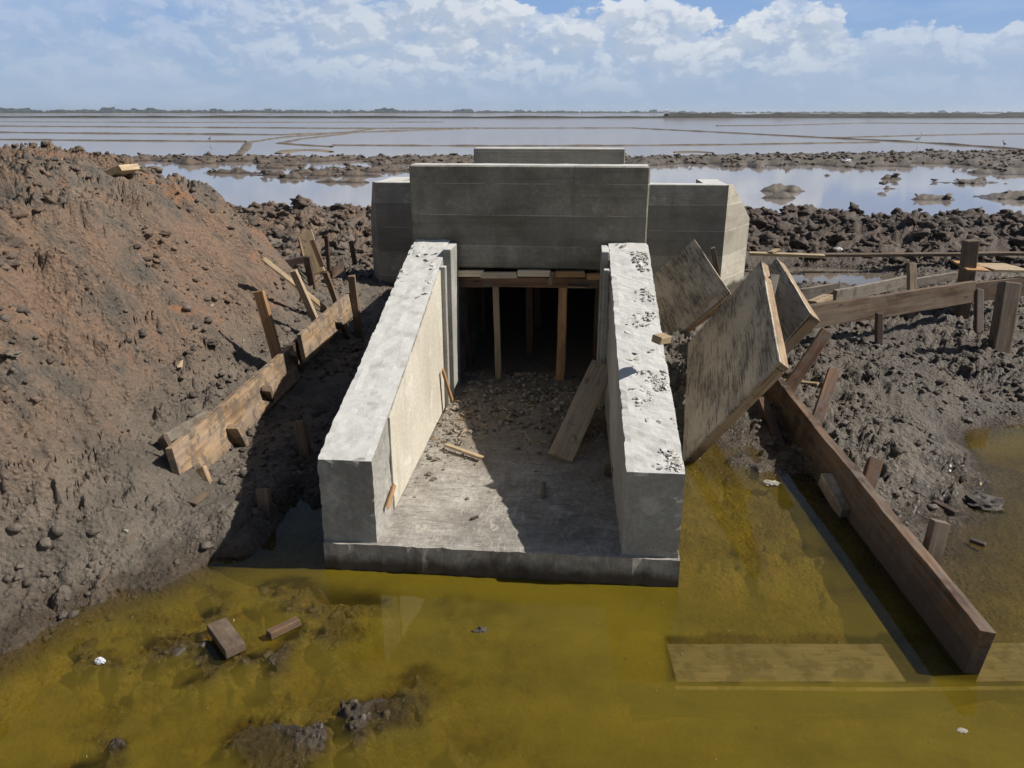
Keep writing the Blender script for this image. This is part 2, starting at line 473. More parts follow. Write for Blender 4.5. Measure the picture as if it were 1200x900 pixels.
def mat_water():
    t = NT('murky_water')
    w = t.world_pos()
    y = t.sep(w, 1)
    rip = t.noise(t.world_pos((1, 1, 1)), 7, 3, .5)
    rip2 = t.noise(t.world_pos((.16, .55, 1)), 1.2, 4, .6)
    far = t.range(y, 6, 30)
    h = t.math('ADD', t.math('MULTIPLY', rip, .35), t.math('MULTIPLY', t.math('MULTIPLY', rip2, far), .8))
    nrm = t.bump(h, .10, .02)
    turb = t.math('ADD', t.math('MULTIPLY', t.noise(t.world_pos((1, 1.4, 1)), 1.2, 4, .6), .6), t.math('MULTIPLY', t.noise(t.world_pos((1, 1.5, 1)), 4.5, 7, .7, .8), .4))
    fleck = t.math('MULTIPLY', t.range(t.voro(w, 34), .07, .035), t.range(t.noise(w, 2.3, 3), .50, .62))
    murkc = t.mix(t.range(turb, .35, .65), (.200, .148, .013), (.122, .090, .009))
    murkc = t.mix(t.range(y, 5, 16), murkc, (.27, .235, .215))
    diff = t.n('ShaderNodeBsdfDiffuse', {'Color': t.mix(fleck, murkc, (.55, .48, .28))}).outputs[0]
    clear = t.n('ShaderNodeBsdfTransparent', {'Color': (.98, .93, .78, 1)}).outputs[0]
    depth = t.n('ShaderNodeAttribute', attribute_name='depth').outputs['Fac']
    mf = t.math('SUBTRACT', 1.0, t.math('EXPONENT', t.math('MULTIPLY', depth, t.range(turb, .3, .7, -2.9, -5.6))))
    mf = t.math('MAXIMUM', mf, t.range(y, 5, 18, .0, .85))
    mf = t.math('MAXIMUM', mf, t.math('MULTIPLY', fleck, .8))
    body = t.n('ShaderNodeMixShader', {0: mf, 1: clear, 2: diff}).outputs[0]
    gl = t.n('ShaderNodeBsdfGlossy', {'Color': (1, 1, 1, 1), 'Roughness': t.range(y, 8, 40, .015, .06), 'Normal': nrm}).outputs[0]
    fr = t.n('ShaderNodeFresnel', {'IOR': 1.333, 'Normal': nrm}).outputs[0]
    fr = t.math('MULTIPLY', fr, t.range(y, 22, 60, 1.0, .62))
    surf = t.n('ShaderNodeMixShader', {0: fr, 1: body, 2: gl}).outputs[0]
    vol = t.n('ShaderNodeVolumeAbsorption', {'Color': (.74, .63, .02, 1), 'Density': 4.6}).outputs[0]
    t.n('ShaderNodeOutputMaterial', {'Surface': surf, 'Volume': vol})
    return t.m


MUD, CLOD, WATER = mat_mud(), mat_clod(), mat_water()
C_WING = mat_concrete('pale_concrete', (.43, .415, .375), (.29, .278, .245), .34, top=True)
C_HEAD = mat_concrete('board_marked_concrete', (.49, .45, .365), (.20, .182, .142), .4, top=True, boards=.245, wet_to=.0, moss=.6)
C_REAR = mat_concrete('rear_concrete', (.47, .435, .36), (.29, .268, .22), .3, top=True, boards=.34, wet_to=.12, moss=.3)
C_FLARE = mat_concrete('sunlit_board_concrete', (.56, .51, .41), (.44, .40, .32), .2, boards=.34, wet_to=.12, moss=.3)  # brighter copy of the rear concrete, sunlight on the right wing painted in
C_FLOOR = mat_concrete('floor_concrete', (.44, .41, .36), (.23, .21, .18), .15, wet_to=.085, scale=1.6, floor=True)
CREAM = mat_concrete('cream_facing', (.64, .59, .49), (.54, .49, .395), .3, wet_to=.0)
W_FRESH = mat_wood('sawn_timber', (.42, .25, .12), (.26, .135, .055), 0, .15)
W_PALE = mat_wood('pale_timber', (.47, .36, .22), (.33, .235, .13), .3, .15)
W_OLD = mat_wood('weathered_timber', (.24, .165, .10), (.12, .076, .045), .28, .35)
W_GREY = mat_wood('grey_timber', (.27, .23, .18), (.17, .14, .105), .7, .5)
W_RED = mat_wood('wet_red_timber', (.20, .105, .055), (.09, .045, .025), .1, .5, .5)
W_STRIP = mat_wood('pale_ply_strip', (.66, .56, .42), (.50, .40, .28), .2, .0, 0, .25)
W_BOARD = mat_wood('stained_shutter_board', (.19, .108, .058), (.052, .032, .020), .14, .55, .4, .9)
W_BEAM = mat_wood('old_beam_timber', (.19, .125, .075), (.085, .052, .032), .2, .35)
W_TAN = mat_wood('tan_board', (.62, .47, .30), (.46, .33, .20), .2, .1, 0, .3)
W_DARK = mat_wood('dark_soaked_timber', (.095, .058, .038), (.045, .028, .02), .15, .4, .5)
W_MUDDY = mat_wood('muddy_shutter_board', (.40, .27, .155), (.22, .14, .078), .45, .62)
W_SUNK = mat_wood('sunken_plank', (.33, .28, .21), (.27, .225, .165), .0, .6, 0, .3, 0.0)
PLY = mat_shutter('worn_shutter_ply')
PLY_EDGE = mat_wood('ply_edge', (.46, .33, .20), (.30, .19, .10), .15, .2)

# ------------------------------------------------------------------ ground sheet
ys = [0.4]
while ys[-1] < 60:
    yv = max(ys[-1], 1.8)
    ys.append(ys[-1] + .0019 * yv ** 1.6)
g = ys[-1] - ys[-2]
while ys[-1] < 9000:
    g *= 1.16
    ys.append(ys[-1] + g)
ys = np.array([-40, -10, -3, -.8] + ys)
u = np.linspace(-1, 1, 760)
u = np.concatenate(([-14, -6, -3, -2, -1.5, -1.2, -1.08], u, [1.08, 1.2, 1.5, 2, 3, 6, 14]))
half = np.maximum(ys, .5) * .80 + 1.2
cx = -.105 * np.maximum(ys, 0)
GX = cx[:, None] + half[:, None] * u[None, :]
GY = np.broadcast_to(ys[:, None], GX.shape)
GZ = ground(GX, GY)
GZ = np.where(GY > 70, -.2, GZ)
nr, nc = GX.shape
idx = np.arange(nr * nc).reshape(nr, nc)
F = np.stack([idx[:-1, :-1], idx[:-1, 1:], idx[1:, 1:], idx[1:, :-1]], -1).reshape(-1, 4)
me = mesh_np('ground', np.stack([GX, GY, GZ], -1).reshape(-1, 3), F)


def soil_of(x, y, z):
    s = ss(.35, .9, z) * (1 - ss(9.5, 11.5, y)) * .95 + .25 * ss(-2.4, -3.2, x) + .55 * ss(12, 14, y) * ss(18.5, 17.5, y)
    d = .45 * ss(1.7, 2.2, x) * ss(4.5, 7.5, y) * ss(12, 11, y) + .85 * ss(11.5, 13.5, y) * (1 - ss(18, 20, y)) * ss(.5, 2.5, x) + .35 * ss(-2.2, -1.9, x) * (1 - ss(-1.3, -1.1, x)) * ss(4, 4.4, y) + .30 * ss(28, 34, y)
    return np.clip(s, 0, 1), np.clip(d, 0, 1)


def attr(me, name, v):
    a = me.attributes.new(name, 'FLOAT', 'POINT')
    a.data.foreach_set('value', np.ascontiguousarray(v, dtype=np.float32).ravel())


so, dk = soil_of(GX.ravel(), GY.ravel(), GZ.ravel())
attr(me, 'soil', so)
attr(me, 'dark', dk)
link('ground', me, MUD, kind='structure')

# ------------------------------------------------------------------ water
wxs = np.concatenate(([-7000, -900, -120, -25, -10], np.arange(-4.5, 5.5, .04), [12, 25, 120, 900, 7000]))
wys = np.concatenate(([-60, -5], np.arange(1.6, 7.5, .04), np.arange(7.6, 12.5, .1), [13.5, 15, 18, 25, 40, 70, 140, 400, 1200, 9000]))
WX, WY = np.meshgrid(wxs, wys)
dep = np.clip(-ground(WX, WY, False), 0, .4)
dep = np.where((WY > 11.5) | (np.abs(WX) > 9), np.maximum(dep, .1), dep)
t_ = (WX - .465) / 2.4
on = (WX > .45) & (WX < 2.9) & (np.abs(WY - (3.018 + .095 * (WX - .465))) < .165)
dep = np.where(on, .075, dep)
nyw, nxw = WX.shape
ti = np.arange(nyw * nxw).reshape(nyw, nxw)
Ft = np.stack([ti[:-1, :-1], ti[:-1, 1:], ti[1:, 1:], ti[1:, :-1]], -1).reshape(-1, 4)
nV = nyw * nxw
cor = np.array([[-7000, -60, -.9], [7000, -60, -.9], [7000, 9000, -.9], [-7000, 9000, -.9], [-7000, -60, 0], [7000, -60, 0], [7000, 9000, 0], [-7000, 9000, 0]], float)
Fb = np.array([[3, 2, 1, 0], [0, 1, 5, 4], [1, 2, 6, 5], [2, 3, 7, 6], [3, 0, 4, 7]]) + nV
me = mesh_np('water', np.concatenate([np.stack([WX, WY, 0 * WX], -1).reshape(-1, 3), cor]), np.concatenate([Ft, Fb]), False)
a_ = me.attributes.new('depth', 'FLOAT', 'POINT')
a_.data.foreach_set('value', np.concatenate([dep.ravel(), np.full(8, .2)]).astype(np.float32))
link('water', me, WATER, kind='structure')

# ------------------------------------------------------------------ clods (countless)
def ico(sub):
    b = bmesh.new()
    bmesh.ops.create_icosphere(b, subdivisions=sub, radius=1)
    b.verts.ensure_lookup_table()
    V = np.array([v.co for v in b.verts])
    Fc = np.array([[v.index for v in f.verts] for f in b.faces])
    b.free()
    return V, Fc


def lumps(name, pts, size, mat, sub=2, squash=.7, sink=.25, extra=None, jag=.35, flat=False):
    V0, F0 = ico(sub)
    n = len(pts)
    k = 12
    shapes = []
    for i in range(k):
        o = rng.normal(size=3) * 9
        d = np.array([mnoise.noise(Vector(v * 1.3 + o)) * 1.1 + .6 * mnoise.noise(Vector(v * 2.9 + o)) for v in V0])
        shapes.append(V0 * (1 + jag * 1.6 * d)[:, None])
    shapes = np.array(shapes)
    V = shapes[rng.integers(0, k, n)]
    a = rng.uniform(0, 6.28, n)
    c, s = np.cos(a)[:, None], np.sin(a)[:, None]
    sx = rng.uniform(.75, 1.3, n)[:, None]
    X, Y, Z = V[..., 0] * sx, V[..., 1], V[..., 2] * squash * rng.uniform(.7, 1.2, n)[:, None]
    tl = rng.normal(0, .35, n)[:, None]
    X, Z = X * np.cos(tl) - Z * np.sin(tl), X * np.sin(tl) + Z * np.cos(tl)
    out = np.stack([X * c - Y * s, X * s + Y * c, Z], -1) * size[:, None, None]
    out = out + pts[:, None, :] + np.stack([0 * size, 0 * size, size * squash * (1 - 2 * sink) * .5], -1)[:, None, :]
    Fa = (F0[None] + (np.arange(n) * len(V0))[:, None, None]).reshape(-1, 3)
    me = mesh_np(name, out.reshape(-1, 3), Fa, smooth=sub > 1 and not flat)
    rep = len(V0)
    so, dk = soil_of(np.repeat(pts[:, 0], rep), np.repeat(pts[:, 1], rep), np.repeat(pts[:, 2], rep))
    attr(me, 'soil', so)
    attr(me, 'dark', dk)
    attr(me, 'rnd', np.repeat(rng.random(n), rep))
    return link(name, me, mat, kind='stuff')


def scatter(n, x0, x1, y0, y1, test):
    x, y = rng.uniform(x0, x1, n), rng.uniform(y0, y1, n)
    z = ground(x, y)
    dens = fbm(x * .9, y * .9, 201, 3)
    ok = test(x, y, z, dens)
    return np.stack([x, y, z], -1)[ok]


off_works = lambda x, y: ~((x > -1.45) & (x < .6) & (y > 3.4) & (y < 11))
p = scatter(22000, -6, 6, 2.2, 13, lambda x, y, z, d: (z > .03) & (d > -.3 + .2 * ss(.5, .8, z) * ss(1.5, 1.3, z)) & off_works(x, y) & (np.abs(x) < .85 * y + .6))
sz = .008 + .022 * rng.random(len(p)) ** 3.5
lumps('small_mud_clods', p, sz * (1 + .05 * p[:, 1]), CLOD, sub=2, jag=.42, sink=.45)
p = scatter(1400, -6, 7, 2.6, 13, lambda x, y, z, d: (z > .05) & (d > .10) & off_works(x, y) & (np.abs(x) < .85 * y + .6))
lumps('large_mud_clods', p, .020 + .038 * rng.random(len(p)) ** 2.5, CLOD, sub=3, jag=.6, squash=.48, sink=.5)
p = scatter(2600, -9, 13, 12.4, 18, lambda x, y, z, d: (z > .1))
lumps('bund_mud_clods', p, .035 + .12 * rng.random(len(p)) ** 2.6, CLOD, sub=3, jag=.55, sink=.4)
p = scatter(1500, -7.5, -2.6, 3.5, 9.5, lambda x, y, z, d: (z > 1.3) & (d > -.1))
lumps('heap_crest_clods', p, .018 + .055 * rng.random(len(p)) ** 2.6, CLOD, sub=3, jag=.5, sink=.4)
p = scatter(11000, -30, 34, 19.5, 54, lambda x, y, z, d: (z > .01))
lumps('lagoon_bank_clods', p, .04 + .10 * rng.random(len(p)) ** 2.5, CLOD, sub=2, squash=.55, jag=.5)
p = scatter(700, -2.6, 1.6, 2.0, 3.4, lambda x, y, z, d: (z > -.13) & (z < .03) & (d > -.1))
lumps('pool_mud_clods', p, .010 + .022 * rng.random(len(p)) ** 2.5, CLOD, sub=2, squash=.6)


# ------------------------------------------------------------------ solids
def roughen(bm, step, amp, freq=6.0, smooth_all=False):
    for _ in range(7):
        es = [e for e in bm.edges if e.calc_length() > step * 1.5]
        if not es:
            break
        bmesh.ops.subdivide_edges(bm, edges=es, cuts=1, use_grid_fill=True)
    bm.normal_update()
    mv = []
    for v in bm.verts:
        q = v.co * freq
        d = mnoise.noise(q) * .6 + mnoise.noise(q * 2.7) * .4
        mv.append(v.normal * d * amp)
    for v, m in zip(bm.verts, mv):
        v.co += m


def hexa(bm, c):
    """solid from eight corners: bottom ring then top ring"""
    vs = [bm.verts.new(p) for p in c]
    for f in ((3, 2, 1, 0), (4, 5, 6, 7), (0, 1, 5, 4), (1, 2, 6, 5), (2, 3, 7, 6), (3, 0, 4, 7)):
        bm.faces.new([vs[i] for i in f])


def box(bm, x0, x1, y0, y1, z0, z1):
    hexa(bm, [(x0, y0, z0), (x1, y0, z0), (x1, y1, z0), (x0, y1, z0), (x0, y0, z1), (x1, y0, z1), (x1, y1, z1), (x0, y1, z1)])


def finish(name, bm, mat, parent=None, bev=.008, step=.06, amp=.004, freq=6.0, **props):
    bmesh.ops.recalc_face_normals(bm, faces=bm.faces)
    if bev:
        bmesh.ops.bevel(bm, geom=list(bm.edges), offset=bev, segments=1, affect='EDGES', profile=.6)
    if step:
        bmesh.ops.triangulate(bm, faces=[f for f in bm.faces if len(f.verts) > 4])
        roughen(bm, step, amp, freq)
    me = bpy.data.meshes.new(name)
    bm.to_mesh(me)
    bm.free()
    return link(name, me, mat, parent, **props)


def empty(name, loc):
    o = bpy.data.objects.new(name, None)
    COL.objects.link(o)
    o.location = loc
    o.empty_display_size = .2
    return o


def local(bm, parent):
    bmesh.ops.translate(bm, verts=bm.verts, vec=-Vector(parent.location))


# ------------------------------------------------------------------ culvert
CUL = empty('concrete_culvert', (-.43, 6.2, 0))
tag(CUL, 'half built concrete box culvert with flared wing walls standing in the yellow pool', 'culvert')


def cpart(name, build, mat, label=None, **k):
    b = bmesh.new()
    build(b)
    local(b, CUL)
    o = finish(name, b, mat, CUL, **k)
    if label:
        o['label'] = label
    return o


def wing(x_of):
    def build(b):
        prof = [(3.62, .655), (3.72, .685), (3.95, .755), (4.25, .845), (4.75, .995), (5.1, 1.105), (5.4, 1.205), (5.8, 1.325), (6.0, 1.395), (6.197, 1.425)]
        rings = []
        for yv, zt in prof:
            xi, xo = x_of(yv)
            rings.append([b.verts.new(q) for q in ((xi, yv, .0 if yv > 3.63 else .0), (xo, yv, 0.0), (xo, yv, zt), (xi, yv, zt))])
        for a, c in zip(rings, rings[1:]):
            for i in range(4):
                j = (i + 1) % 4
                b.faces.new((a[i], a[j], c[j], c[i]))
        b.faces.new(rings[0])
        b.faces.new(rings[-1][::-1])
    return build


def lerp(a, b, t):
    return a + (b - a) * t


xl = lambda yv: (-1.09, lerp(-1.39, -1.375, (yv - 3.62) / 2.58))
xr = lambda yv: (lerp(.25, .185, (yv - 3.62) / 2.58), lerp(.548, .49, (yv - 3.62) / 2.58))


def chamfer_wing(name, xf, lab):
    o = cpart(name, wing(xf), C_WING, lab, bev=0, step=.026, amp=.010, freq=13)
    return o


WL = chamfer_wing('wing_wall', xl, 'wing wall with cream sunlit inner face')
WR = chamfer_wing('wing_wall', xr, 'wing wall with mud crumbs on its pale top')


def chip(o, test, amt=.017):
    for v in o.data.vertices:
        q = v.co + CUL.location
        d = test(q)
        if d is not None:
            k = mnoise.noise(q * 13) * .6 + mnoise.noise(q * 31) * .5 - .06
            if k > 0:
                v.co += d * (k * amt)


def wing_edge(xf):
    def test(q):
        xi, xo = xf(q.y)
        zt = float(np.interp(q.y, [3.62, 3.95, 4.75, 5.4, 6.0, 6.2], [.655, .755, .995, 1.205, 1.395, 1.425]))
        top, ins, out, fr = abs(q.z - zt) < .022, abs(q.x - xi) < .018, abs(q.x - xo) < .018, abs(q.y - 3.62) < .018
        if top and (ins or out or fr) or fr and (ins or out):
            c = Vector(((xi + xo) / 2 - q.x, 0, 0)).normalized() * (1 if ins or out else 0)
            return c * .8 + Vector((0, 1 if fr else 0, -1 if top else 0)) * .8
    return test


chip(WL, wing_edge(xl))
chip(WR, wing_edge(xr))


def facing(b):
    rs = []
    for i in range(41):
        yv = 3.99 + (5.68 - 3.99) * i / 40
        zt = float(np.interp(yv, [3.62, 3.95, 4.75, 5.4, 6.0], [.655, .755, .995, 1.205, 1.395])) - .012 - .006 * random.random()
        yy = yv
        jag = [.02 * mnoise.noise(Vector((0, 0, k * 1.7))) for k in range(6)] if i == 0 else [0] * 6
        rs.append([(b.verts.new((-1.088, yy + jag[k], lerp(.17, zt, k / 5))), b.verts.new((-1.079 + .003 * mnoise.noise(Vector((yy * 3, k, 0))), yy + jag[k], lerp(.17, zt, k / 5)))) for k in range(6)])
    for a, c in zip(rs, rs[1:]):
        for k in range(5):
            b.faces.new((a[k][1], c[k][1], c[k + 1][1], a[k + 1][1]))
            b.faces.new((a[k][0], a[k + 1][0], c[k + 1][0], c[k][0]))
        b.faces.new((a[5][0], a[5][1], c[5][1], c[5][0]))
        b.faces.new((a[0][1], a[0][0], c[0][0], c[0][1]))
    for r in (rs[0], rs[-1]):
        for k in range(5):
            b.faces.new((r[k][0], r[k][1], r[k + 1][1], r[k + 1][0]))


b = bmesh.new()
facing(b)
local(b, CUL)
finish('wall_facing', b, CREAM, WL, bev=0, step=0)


def floor_slab(b):
    # top at .16, front edge cast rough, a little ahead of the wing walls
    nx, ny = 70, 60
    grid = []
    for j in range(ny + 1):
        yv = lerp(3.595, 6.6, (j / ny) ** 1.4)
        row = []
        for i in range(nx + 1):
            x = lerp(-1.388, .556, i / nx)
            n = mnoise.noise(Vector((x * 7, yv * 7, 2))) * .006 + mnoise.noise(Vector((x * 20, yv * 20, 5))) * .004
            rub = .05 * max(0, min(1, (yv - 4.9) / .9)) * (.6 + .6 * mnoise.noise(Vector((x * 5, yv * 5, 9))))
            inn = 1 if -1.06 < x < .2 else 0
            yy = yv + (.014 * mnoise.noise(Vector((x * 9, 0, 1))) + .008 * mnoise.noise(Vector((x * 31, 0, 1))) if j == 0 else 0)
            row.append(b.verts.new((x, yy, .16 + (n + max(0, rub)) * inn)))
        grid.append(row)
    for j in range(ny):
        for i in range(nx):
            b.faces.new((grid[j][i], grid[j][i + 1], grid[j + 1][i + 1], grid[j + 1][i]))
    lev = [grid[0]]
    for k, (dz, dy) in enumerate(((.10, .0), (.04, .008), (-.04, .018), (-.3, .02))):
        row = []
        for v in grid[0]:
            row.append(b.verts.new((v.co.x, v.co.y - dy * .6 + .010 * mnoise.noise(Vector((v.co.x * 11, dz * 14, 3))), dz)))
        lev.append(row)
    for a, c in zip(lev, lev[1:]):
        for i in range(nx):
            b.faces.new((c[i], c[i + 1], a[i + 1], a[i]))
    for s in (0, -1):
        col = [r[s] for r in grid]
        dn = [b.verts.new((v.co.x, v.co.y, -.3)) for v in col]
        for i in range(ny):
            b.faces.new((col[i], col[i + 1], dn[i + 1], dn[i]))


b = bmesh.new()
floor_slab(b)
local(b, CUL)
SLAB = finish('base_slab', b, C_FLOOR, CUL, bev=0, step=0)
cpart('barrel_floor', lambda b: box(b, -1.36, .48, 6.6, 10.35, -.1, .17), C_FLOOR, bev=0, step=.1)
cpart('headwall', lambda b: box(b, -1.405, .485, 6.20, 6.42, 1.20, 2.012), C_HEAD, 'tall board marked headwall above the opening', bev=.012, step=.045, amp=.005)
for x0, x1 in ((-1.36, -1.068), (.178, .47)):
    cpart('barrel_wall', lambda b, x0=x0, x1=x1: box(b, x0, x1, 6.205, 10.4, -.1, 1.198), C_HEAD, step=.12)
cpart('roof_slab', lambda b: box(b, -1.36, .47, 6.425, 10.4, 1.2, 1.42), C_HEAD, step=.12)
cpart('bulkhead', lambda b: box(b, -1.066, .176, 10.30, 10.38, .172, 1.196), W_DARK, step=.15)
for s, xw in ((1, -1.09), (-1, .19)):
    cpart('slot_rib', lambda b: box(b, min(xw + .002 * s, xw + .045 * s), max(xw + .002 * s, xw + .045 * s), 5.69, 5.75, .17, 1.30), C_WING, bev=.004, step=.05, amp=.003)
    cpart('slot_rib', lambda b: box(b, min(xw + .002 * s, xw + .062 * s), max(xw + .002 * s, xw + .062 * s), 5.86, 6.19, .17, 1.405), C_WING, bev=.004, step=.05, amp=.003)
REAR_Y = 10.6
xA, xB = P(555, 174, y=REAR_Y).x, P(733, 174, y=REAR_Y).x
cpart('parapet', lambda b: box(b, xA, xB, REAR_Y - .005, REAR_Y + .28, 1.20, 1.955), C_REAR, 'far parapet showing above the headwall', bev=.012, step=.08)
for xa, xb in ((P(440, 228, y=REAR_Y).x, xA - .003), (xB + .003, P(853, 228, y=REAR_Y).x)):
    cpart('shoulder_wall', lambda b, xa=xa, xb=xb: box(b, xa, xb, REAR_Y, REAR_Y + .25, -.25, 1.505), C_REAR, bev=.008, step=.08)


def flare(sign, x0):
    def build(b):
        t = .30
        L, a = (.95, R(60)) if sign > 0 else (.45, R(64))
        d = Vector((math.cos(a) * sign, math.sin(a), 0))
        nrm = Vector((-math.sin(a) * sign, math.cos(a), 0)) * t
        p0 = Vector((x0 + .003 * sign, REAR_Y + .001, 0))
        prof = [(0, 1.505), (.16, 1.50), (L, .98)]
        cols = []
        for s, zt in prof:
            q = p0 + d * s
            cols.append([b.verts.new((q.x, q.y, -.25)), b.verts.new((q.x + nrm.x, q.y + nrm.y, -.25)), b.verts.new((q.x + nrm.x, q.y + nrm.y, zt)), b.verts.new((q.x, q.y, zt))])
        for a_, c in zip(cols, cols[1:]):
            for i in range(4):
                b.faces.new((a_[i], a_[(i + 1) % 4], c[(i + 1) % 4], c[i]))
        b.faces.new(cols[0][::-1])
        b.faces.new(cols[-1])
    return build


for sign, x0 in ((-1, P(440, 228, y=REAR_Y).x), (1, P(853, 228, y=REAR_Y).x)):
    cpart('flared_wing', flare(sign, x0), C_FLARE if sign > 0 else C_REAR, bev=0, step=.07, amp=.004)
    xi = x0 - .30 * sign
    cpart('return_wall', lambda b: box(b, min(x0 - .003 * sign, xi), max(x0 - .003 * sign, xi), REAR_Y + .252, REAR_Y + .95, -.25, 1.503), C_REAR, bev=.008, step=.1)


# ------------------------------------------------------------------ timber
def timber(name, p0, p1, w, t, wdir, mat, parent=None, warp=.004, bev=.004, taper=1.0, ragged=.006, seed=None):
    """a sawn piece from p0 to p1, its width along wdir; local x runs along the grain"""
    rr = random.Random(seed if seed is not None else hash((round(p0[0], 3), round(p0[1], 3), round(p1[2], 3))))
    p0, p1 = Vector(p0), Vector(p1)
    ax = (p1 - p0)
    L = ax.length
    ax.normalize()
    wd = Vector(wdir)
    wd = (wd - ax * wd.dot(ax)).normalized()
    td = ax.cross(wd)
    n = max(3, min(26, int(L / .08)))
    b = bmesh.new()
    o1 = rr.uniform(0, 50)
    rings = []
    for i in range(n + 1):
        f = i / n
        k = lerp(1.0, taper, f)
        x = f * L
        wy = warp * mnoise.noise(Vector((x * 1.5, o1, 0))) * 2
        wz = warp * mnoise.noise(Vector((x * 1.5, o1, 9))) * 2
        ring = []
        for j, (sy, sz) in enumerate(((-.5, -.5), (.5, -.5), (.5, .5), (-.5, .5))):
            e = warp * .6 * mnoise.noise(Vector((x * 7, j * 5 + o1, 3)))
            xx = x + (rr.uniform(-ragged, ragged) if i in (0, n) else 0)
            ring.append(b.verts.new((xx, sy * w * k + wy + e, sz * t * k + wz + e)))
        rings.append(ring)
    for a, c in zip(rings, rings[1:]):
        for j in range(4):
            b.faces.new((a[j], a[(j + 1) % 4], c[(j + 1) % 4], c[j]))
    b.faces.new(rings[0][::-1])
    b.faces.new(rings[-1])
    bmesh.ops.recalc_face_normals(b, faces=b.faces)
    sharp = [e for e in b.edges if len(e.link_faces) == 2 and e.calc_face_angle() > .9]
    if bev:
        bmesh.ops.bevel(b, geom=sharp, offset=min(bev, t * .2), segments=2, affect='EDGES', profile=.5)
    m = bpy.data.meshes.new(name)
    b.to_mesh(m)
    b.free()
    o = link(name, m, mat)
    M = Matrix((ax, wd, td)).transposed().to_4x4()
    M.translation = p0
    if parent:
        o.parent = parent
        o.matrix_local = Matrix.Translation(-Vector(parent.location)) @ M
    else:
        o.matrix_world = M
    return o


X, YV, Z = Vector((1, 0, 0)), Vector((0, 1, 0)), Vector((0, 0, 1))
LB, RB = 'boards edging the trench', 'boards and planks on the right'
SL, SR = 'stakes along the left trench', 'stakes on the right side'
# left edge boards
tag(timber('shutter_board', (-2.53, 4.17, .265), (-2.535, 6.27, .315), .31, .05, Z + X * -.12, W_MUDDY), 'long mud stained board on edge, nearer half of the left trench edging', 'board', LB)
tag(timber('shutter_board', (-2.52, 6.44, .385), (-2.52, 7.98, .43), .27, .045, Z + X * -.1, W_MUDDY), 'brown board on edge, farther half of the left trench edging', 'board', LB)
tag(timber('joining_cleat', (-2.585, 6.12, .33), (-2.585, 6.62, .35), .22, .035, Z, W_DARK), 'dark short board bridging the gap between the two left trench boards', 'board')


def stake(label, base, top, w, t, mat, deep=.25, wdir=X, group=SL, taper=1.0, ext=True):
    base, top = Vector(base), Vector(top)
    d = (top - base).normalized()
    o = timber('stake', base - d * deep if ext else base, top, w, t, wdir, mat, taper=taper, ragged=.008)
    return tag(o, label, 'stake', group)


stake('thick bright orange square stake leaning behind the near left board', P(322, 408, x=-2.64), P(303, 341, x=-2.76), .085, .06, W_FRESH, wdir=X)
stake('pale round edged tall stake leaning behind the joint of left boards', P(374, 386, x=-2.62), P(344, 317, x=-2.80), .065, .055, W_PALE)
stake('dark brown stake with lit edge behind the far left board', P(398, 366, x=-2.58), P(381, 319, x=-2.68), .055, .05, W_OLD)
stake('rough bark stake at the far end of the left trench boards', P(419, 378, x=-2.45), P(412, 323, x=-2.47), .075, .045, W_OLD)
stake('dark split stake leaning at the near end of the left board', P(219, 572, z=.08), P(190, 512, x=-2.66), .055, .045, W_DARK)
stake('sawn cleat stake standing before the near end of the left board', P(241, 569, z=.10), P(232, 547, x=-2.47), .09, .05, W_MUDDY)
stake('sunlit short stake against the middle of the near left board', P(283, 519, z=.12), P(273, 500, x=-2.46), .085, .05, W_MUDDY)
stake('shaded short stake at the far third of near left board', P(318, 474, z=.12), P(313, 455, x=-2.46), .07, .05, W_OLD)
stake('thin splinter stake beside the joint of left boards', P(350, 434, z=.14), P(344, 414, x=-2.46), .05, .04, W_OLD)
stake('small grey stake before the far left board', P(406, 393, z=.15), P(398, 376, x=-2.45), .05, .04, W_GREY)
stake('stump of a stake alone in the shaded trench mud', P(358, 530, z=.08), P(351, 494, z=.30), .075, .06, W_OLD)
stake('dark stump standing in trench water beside the concrete wall', P(313, 612, z=.0), P(308, 573, z=.20), .075, .06, W_OLD)
tag(timber('rail', P(192, 515, x=-2.70), P(243, 486, x=-2.72), .07, .03, Z, W_GREY), 'grey rail lying behind the near end of the left board', 'rail')
# back left cluster of timber
LBK = 'loose timber behind the left trench'
tag(timber('plywood_offcut', P(357, 272, y=9.9), P(372, 321, y=9.7), .21, .025, X, W_PALE), 'pale plywood offcut propped among dark posts behind the left trench', 'board', LBK)
tag(timber('post', P(378, 312, y=9.6), P(366, 282, y=9.7), .06, .05, X, W_RED), 'dark red post leaning on the right of the pale plywood offcut', 'post', LBK)
tag(timber('post', P(367, 338, y=9.2), P(360, 301, y=9.2), .08, .06, X, W_DARK), 'dark wet post standing before the pale plywood offcut', 'post', LBK)
tag(timber('post', P(386, 318, y=10.4), P(382, 276, y=10.4), .05, .05, X, W_DARK), 'thin dark post just behind the red leaning post', 'post', LBK)
tag(timber('post', P(416, 310, y=11.0), P(411, 282, y=11.0), .06, .05, X, W_OLD), 'lone brown post in the bank by the puddle', 'post', LBK)
tag(timber('beam', P(330, 309, y=9.3), P(361, 303, y=9.4), .08, .08, Z, W_DARK), 'short dark beam lying level left of the pale plywood offcut', 'beam', LBK)
tag(timber('plywood_strip', P(350, 278, y=9.85), P(362, 326, y=9.6), .045, .02, YV, W_OLD), 'thin brown strip along left edge of the pale plywood offcut', 'board', LBK)
tag(timber('pole', P(308, 303, x=-3.1), P(384, 364, x=-2.72), .045, .035, Z, W_PALE), 'long pale lath lying down the bank behind the left stakes', 'pole', LBK)
tag(timber('pole', P(352, 350, x=-2.95), P(382, 365, x=-2.8), .06, .04, Z, W_OLD), 'short brown lath lying under the long pale lath', 'pole', LBK)
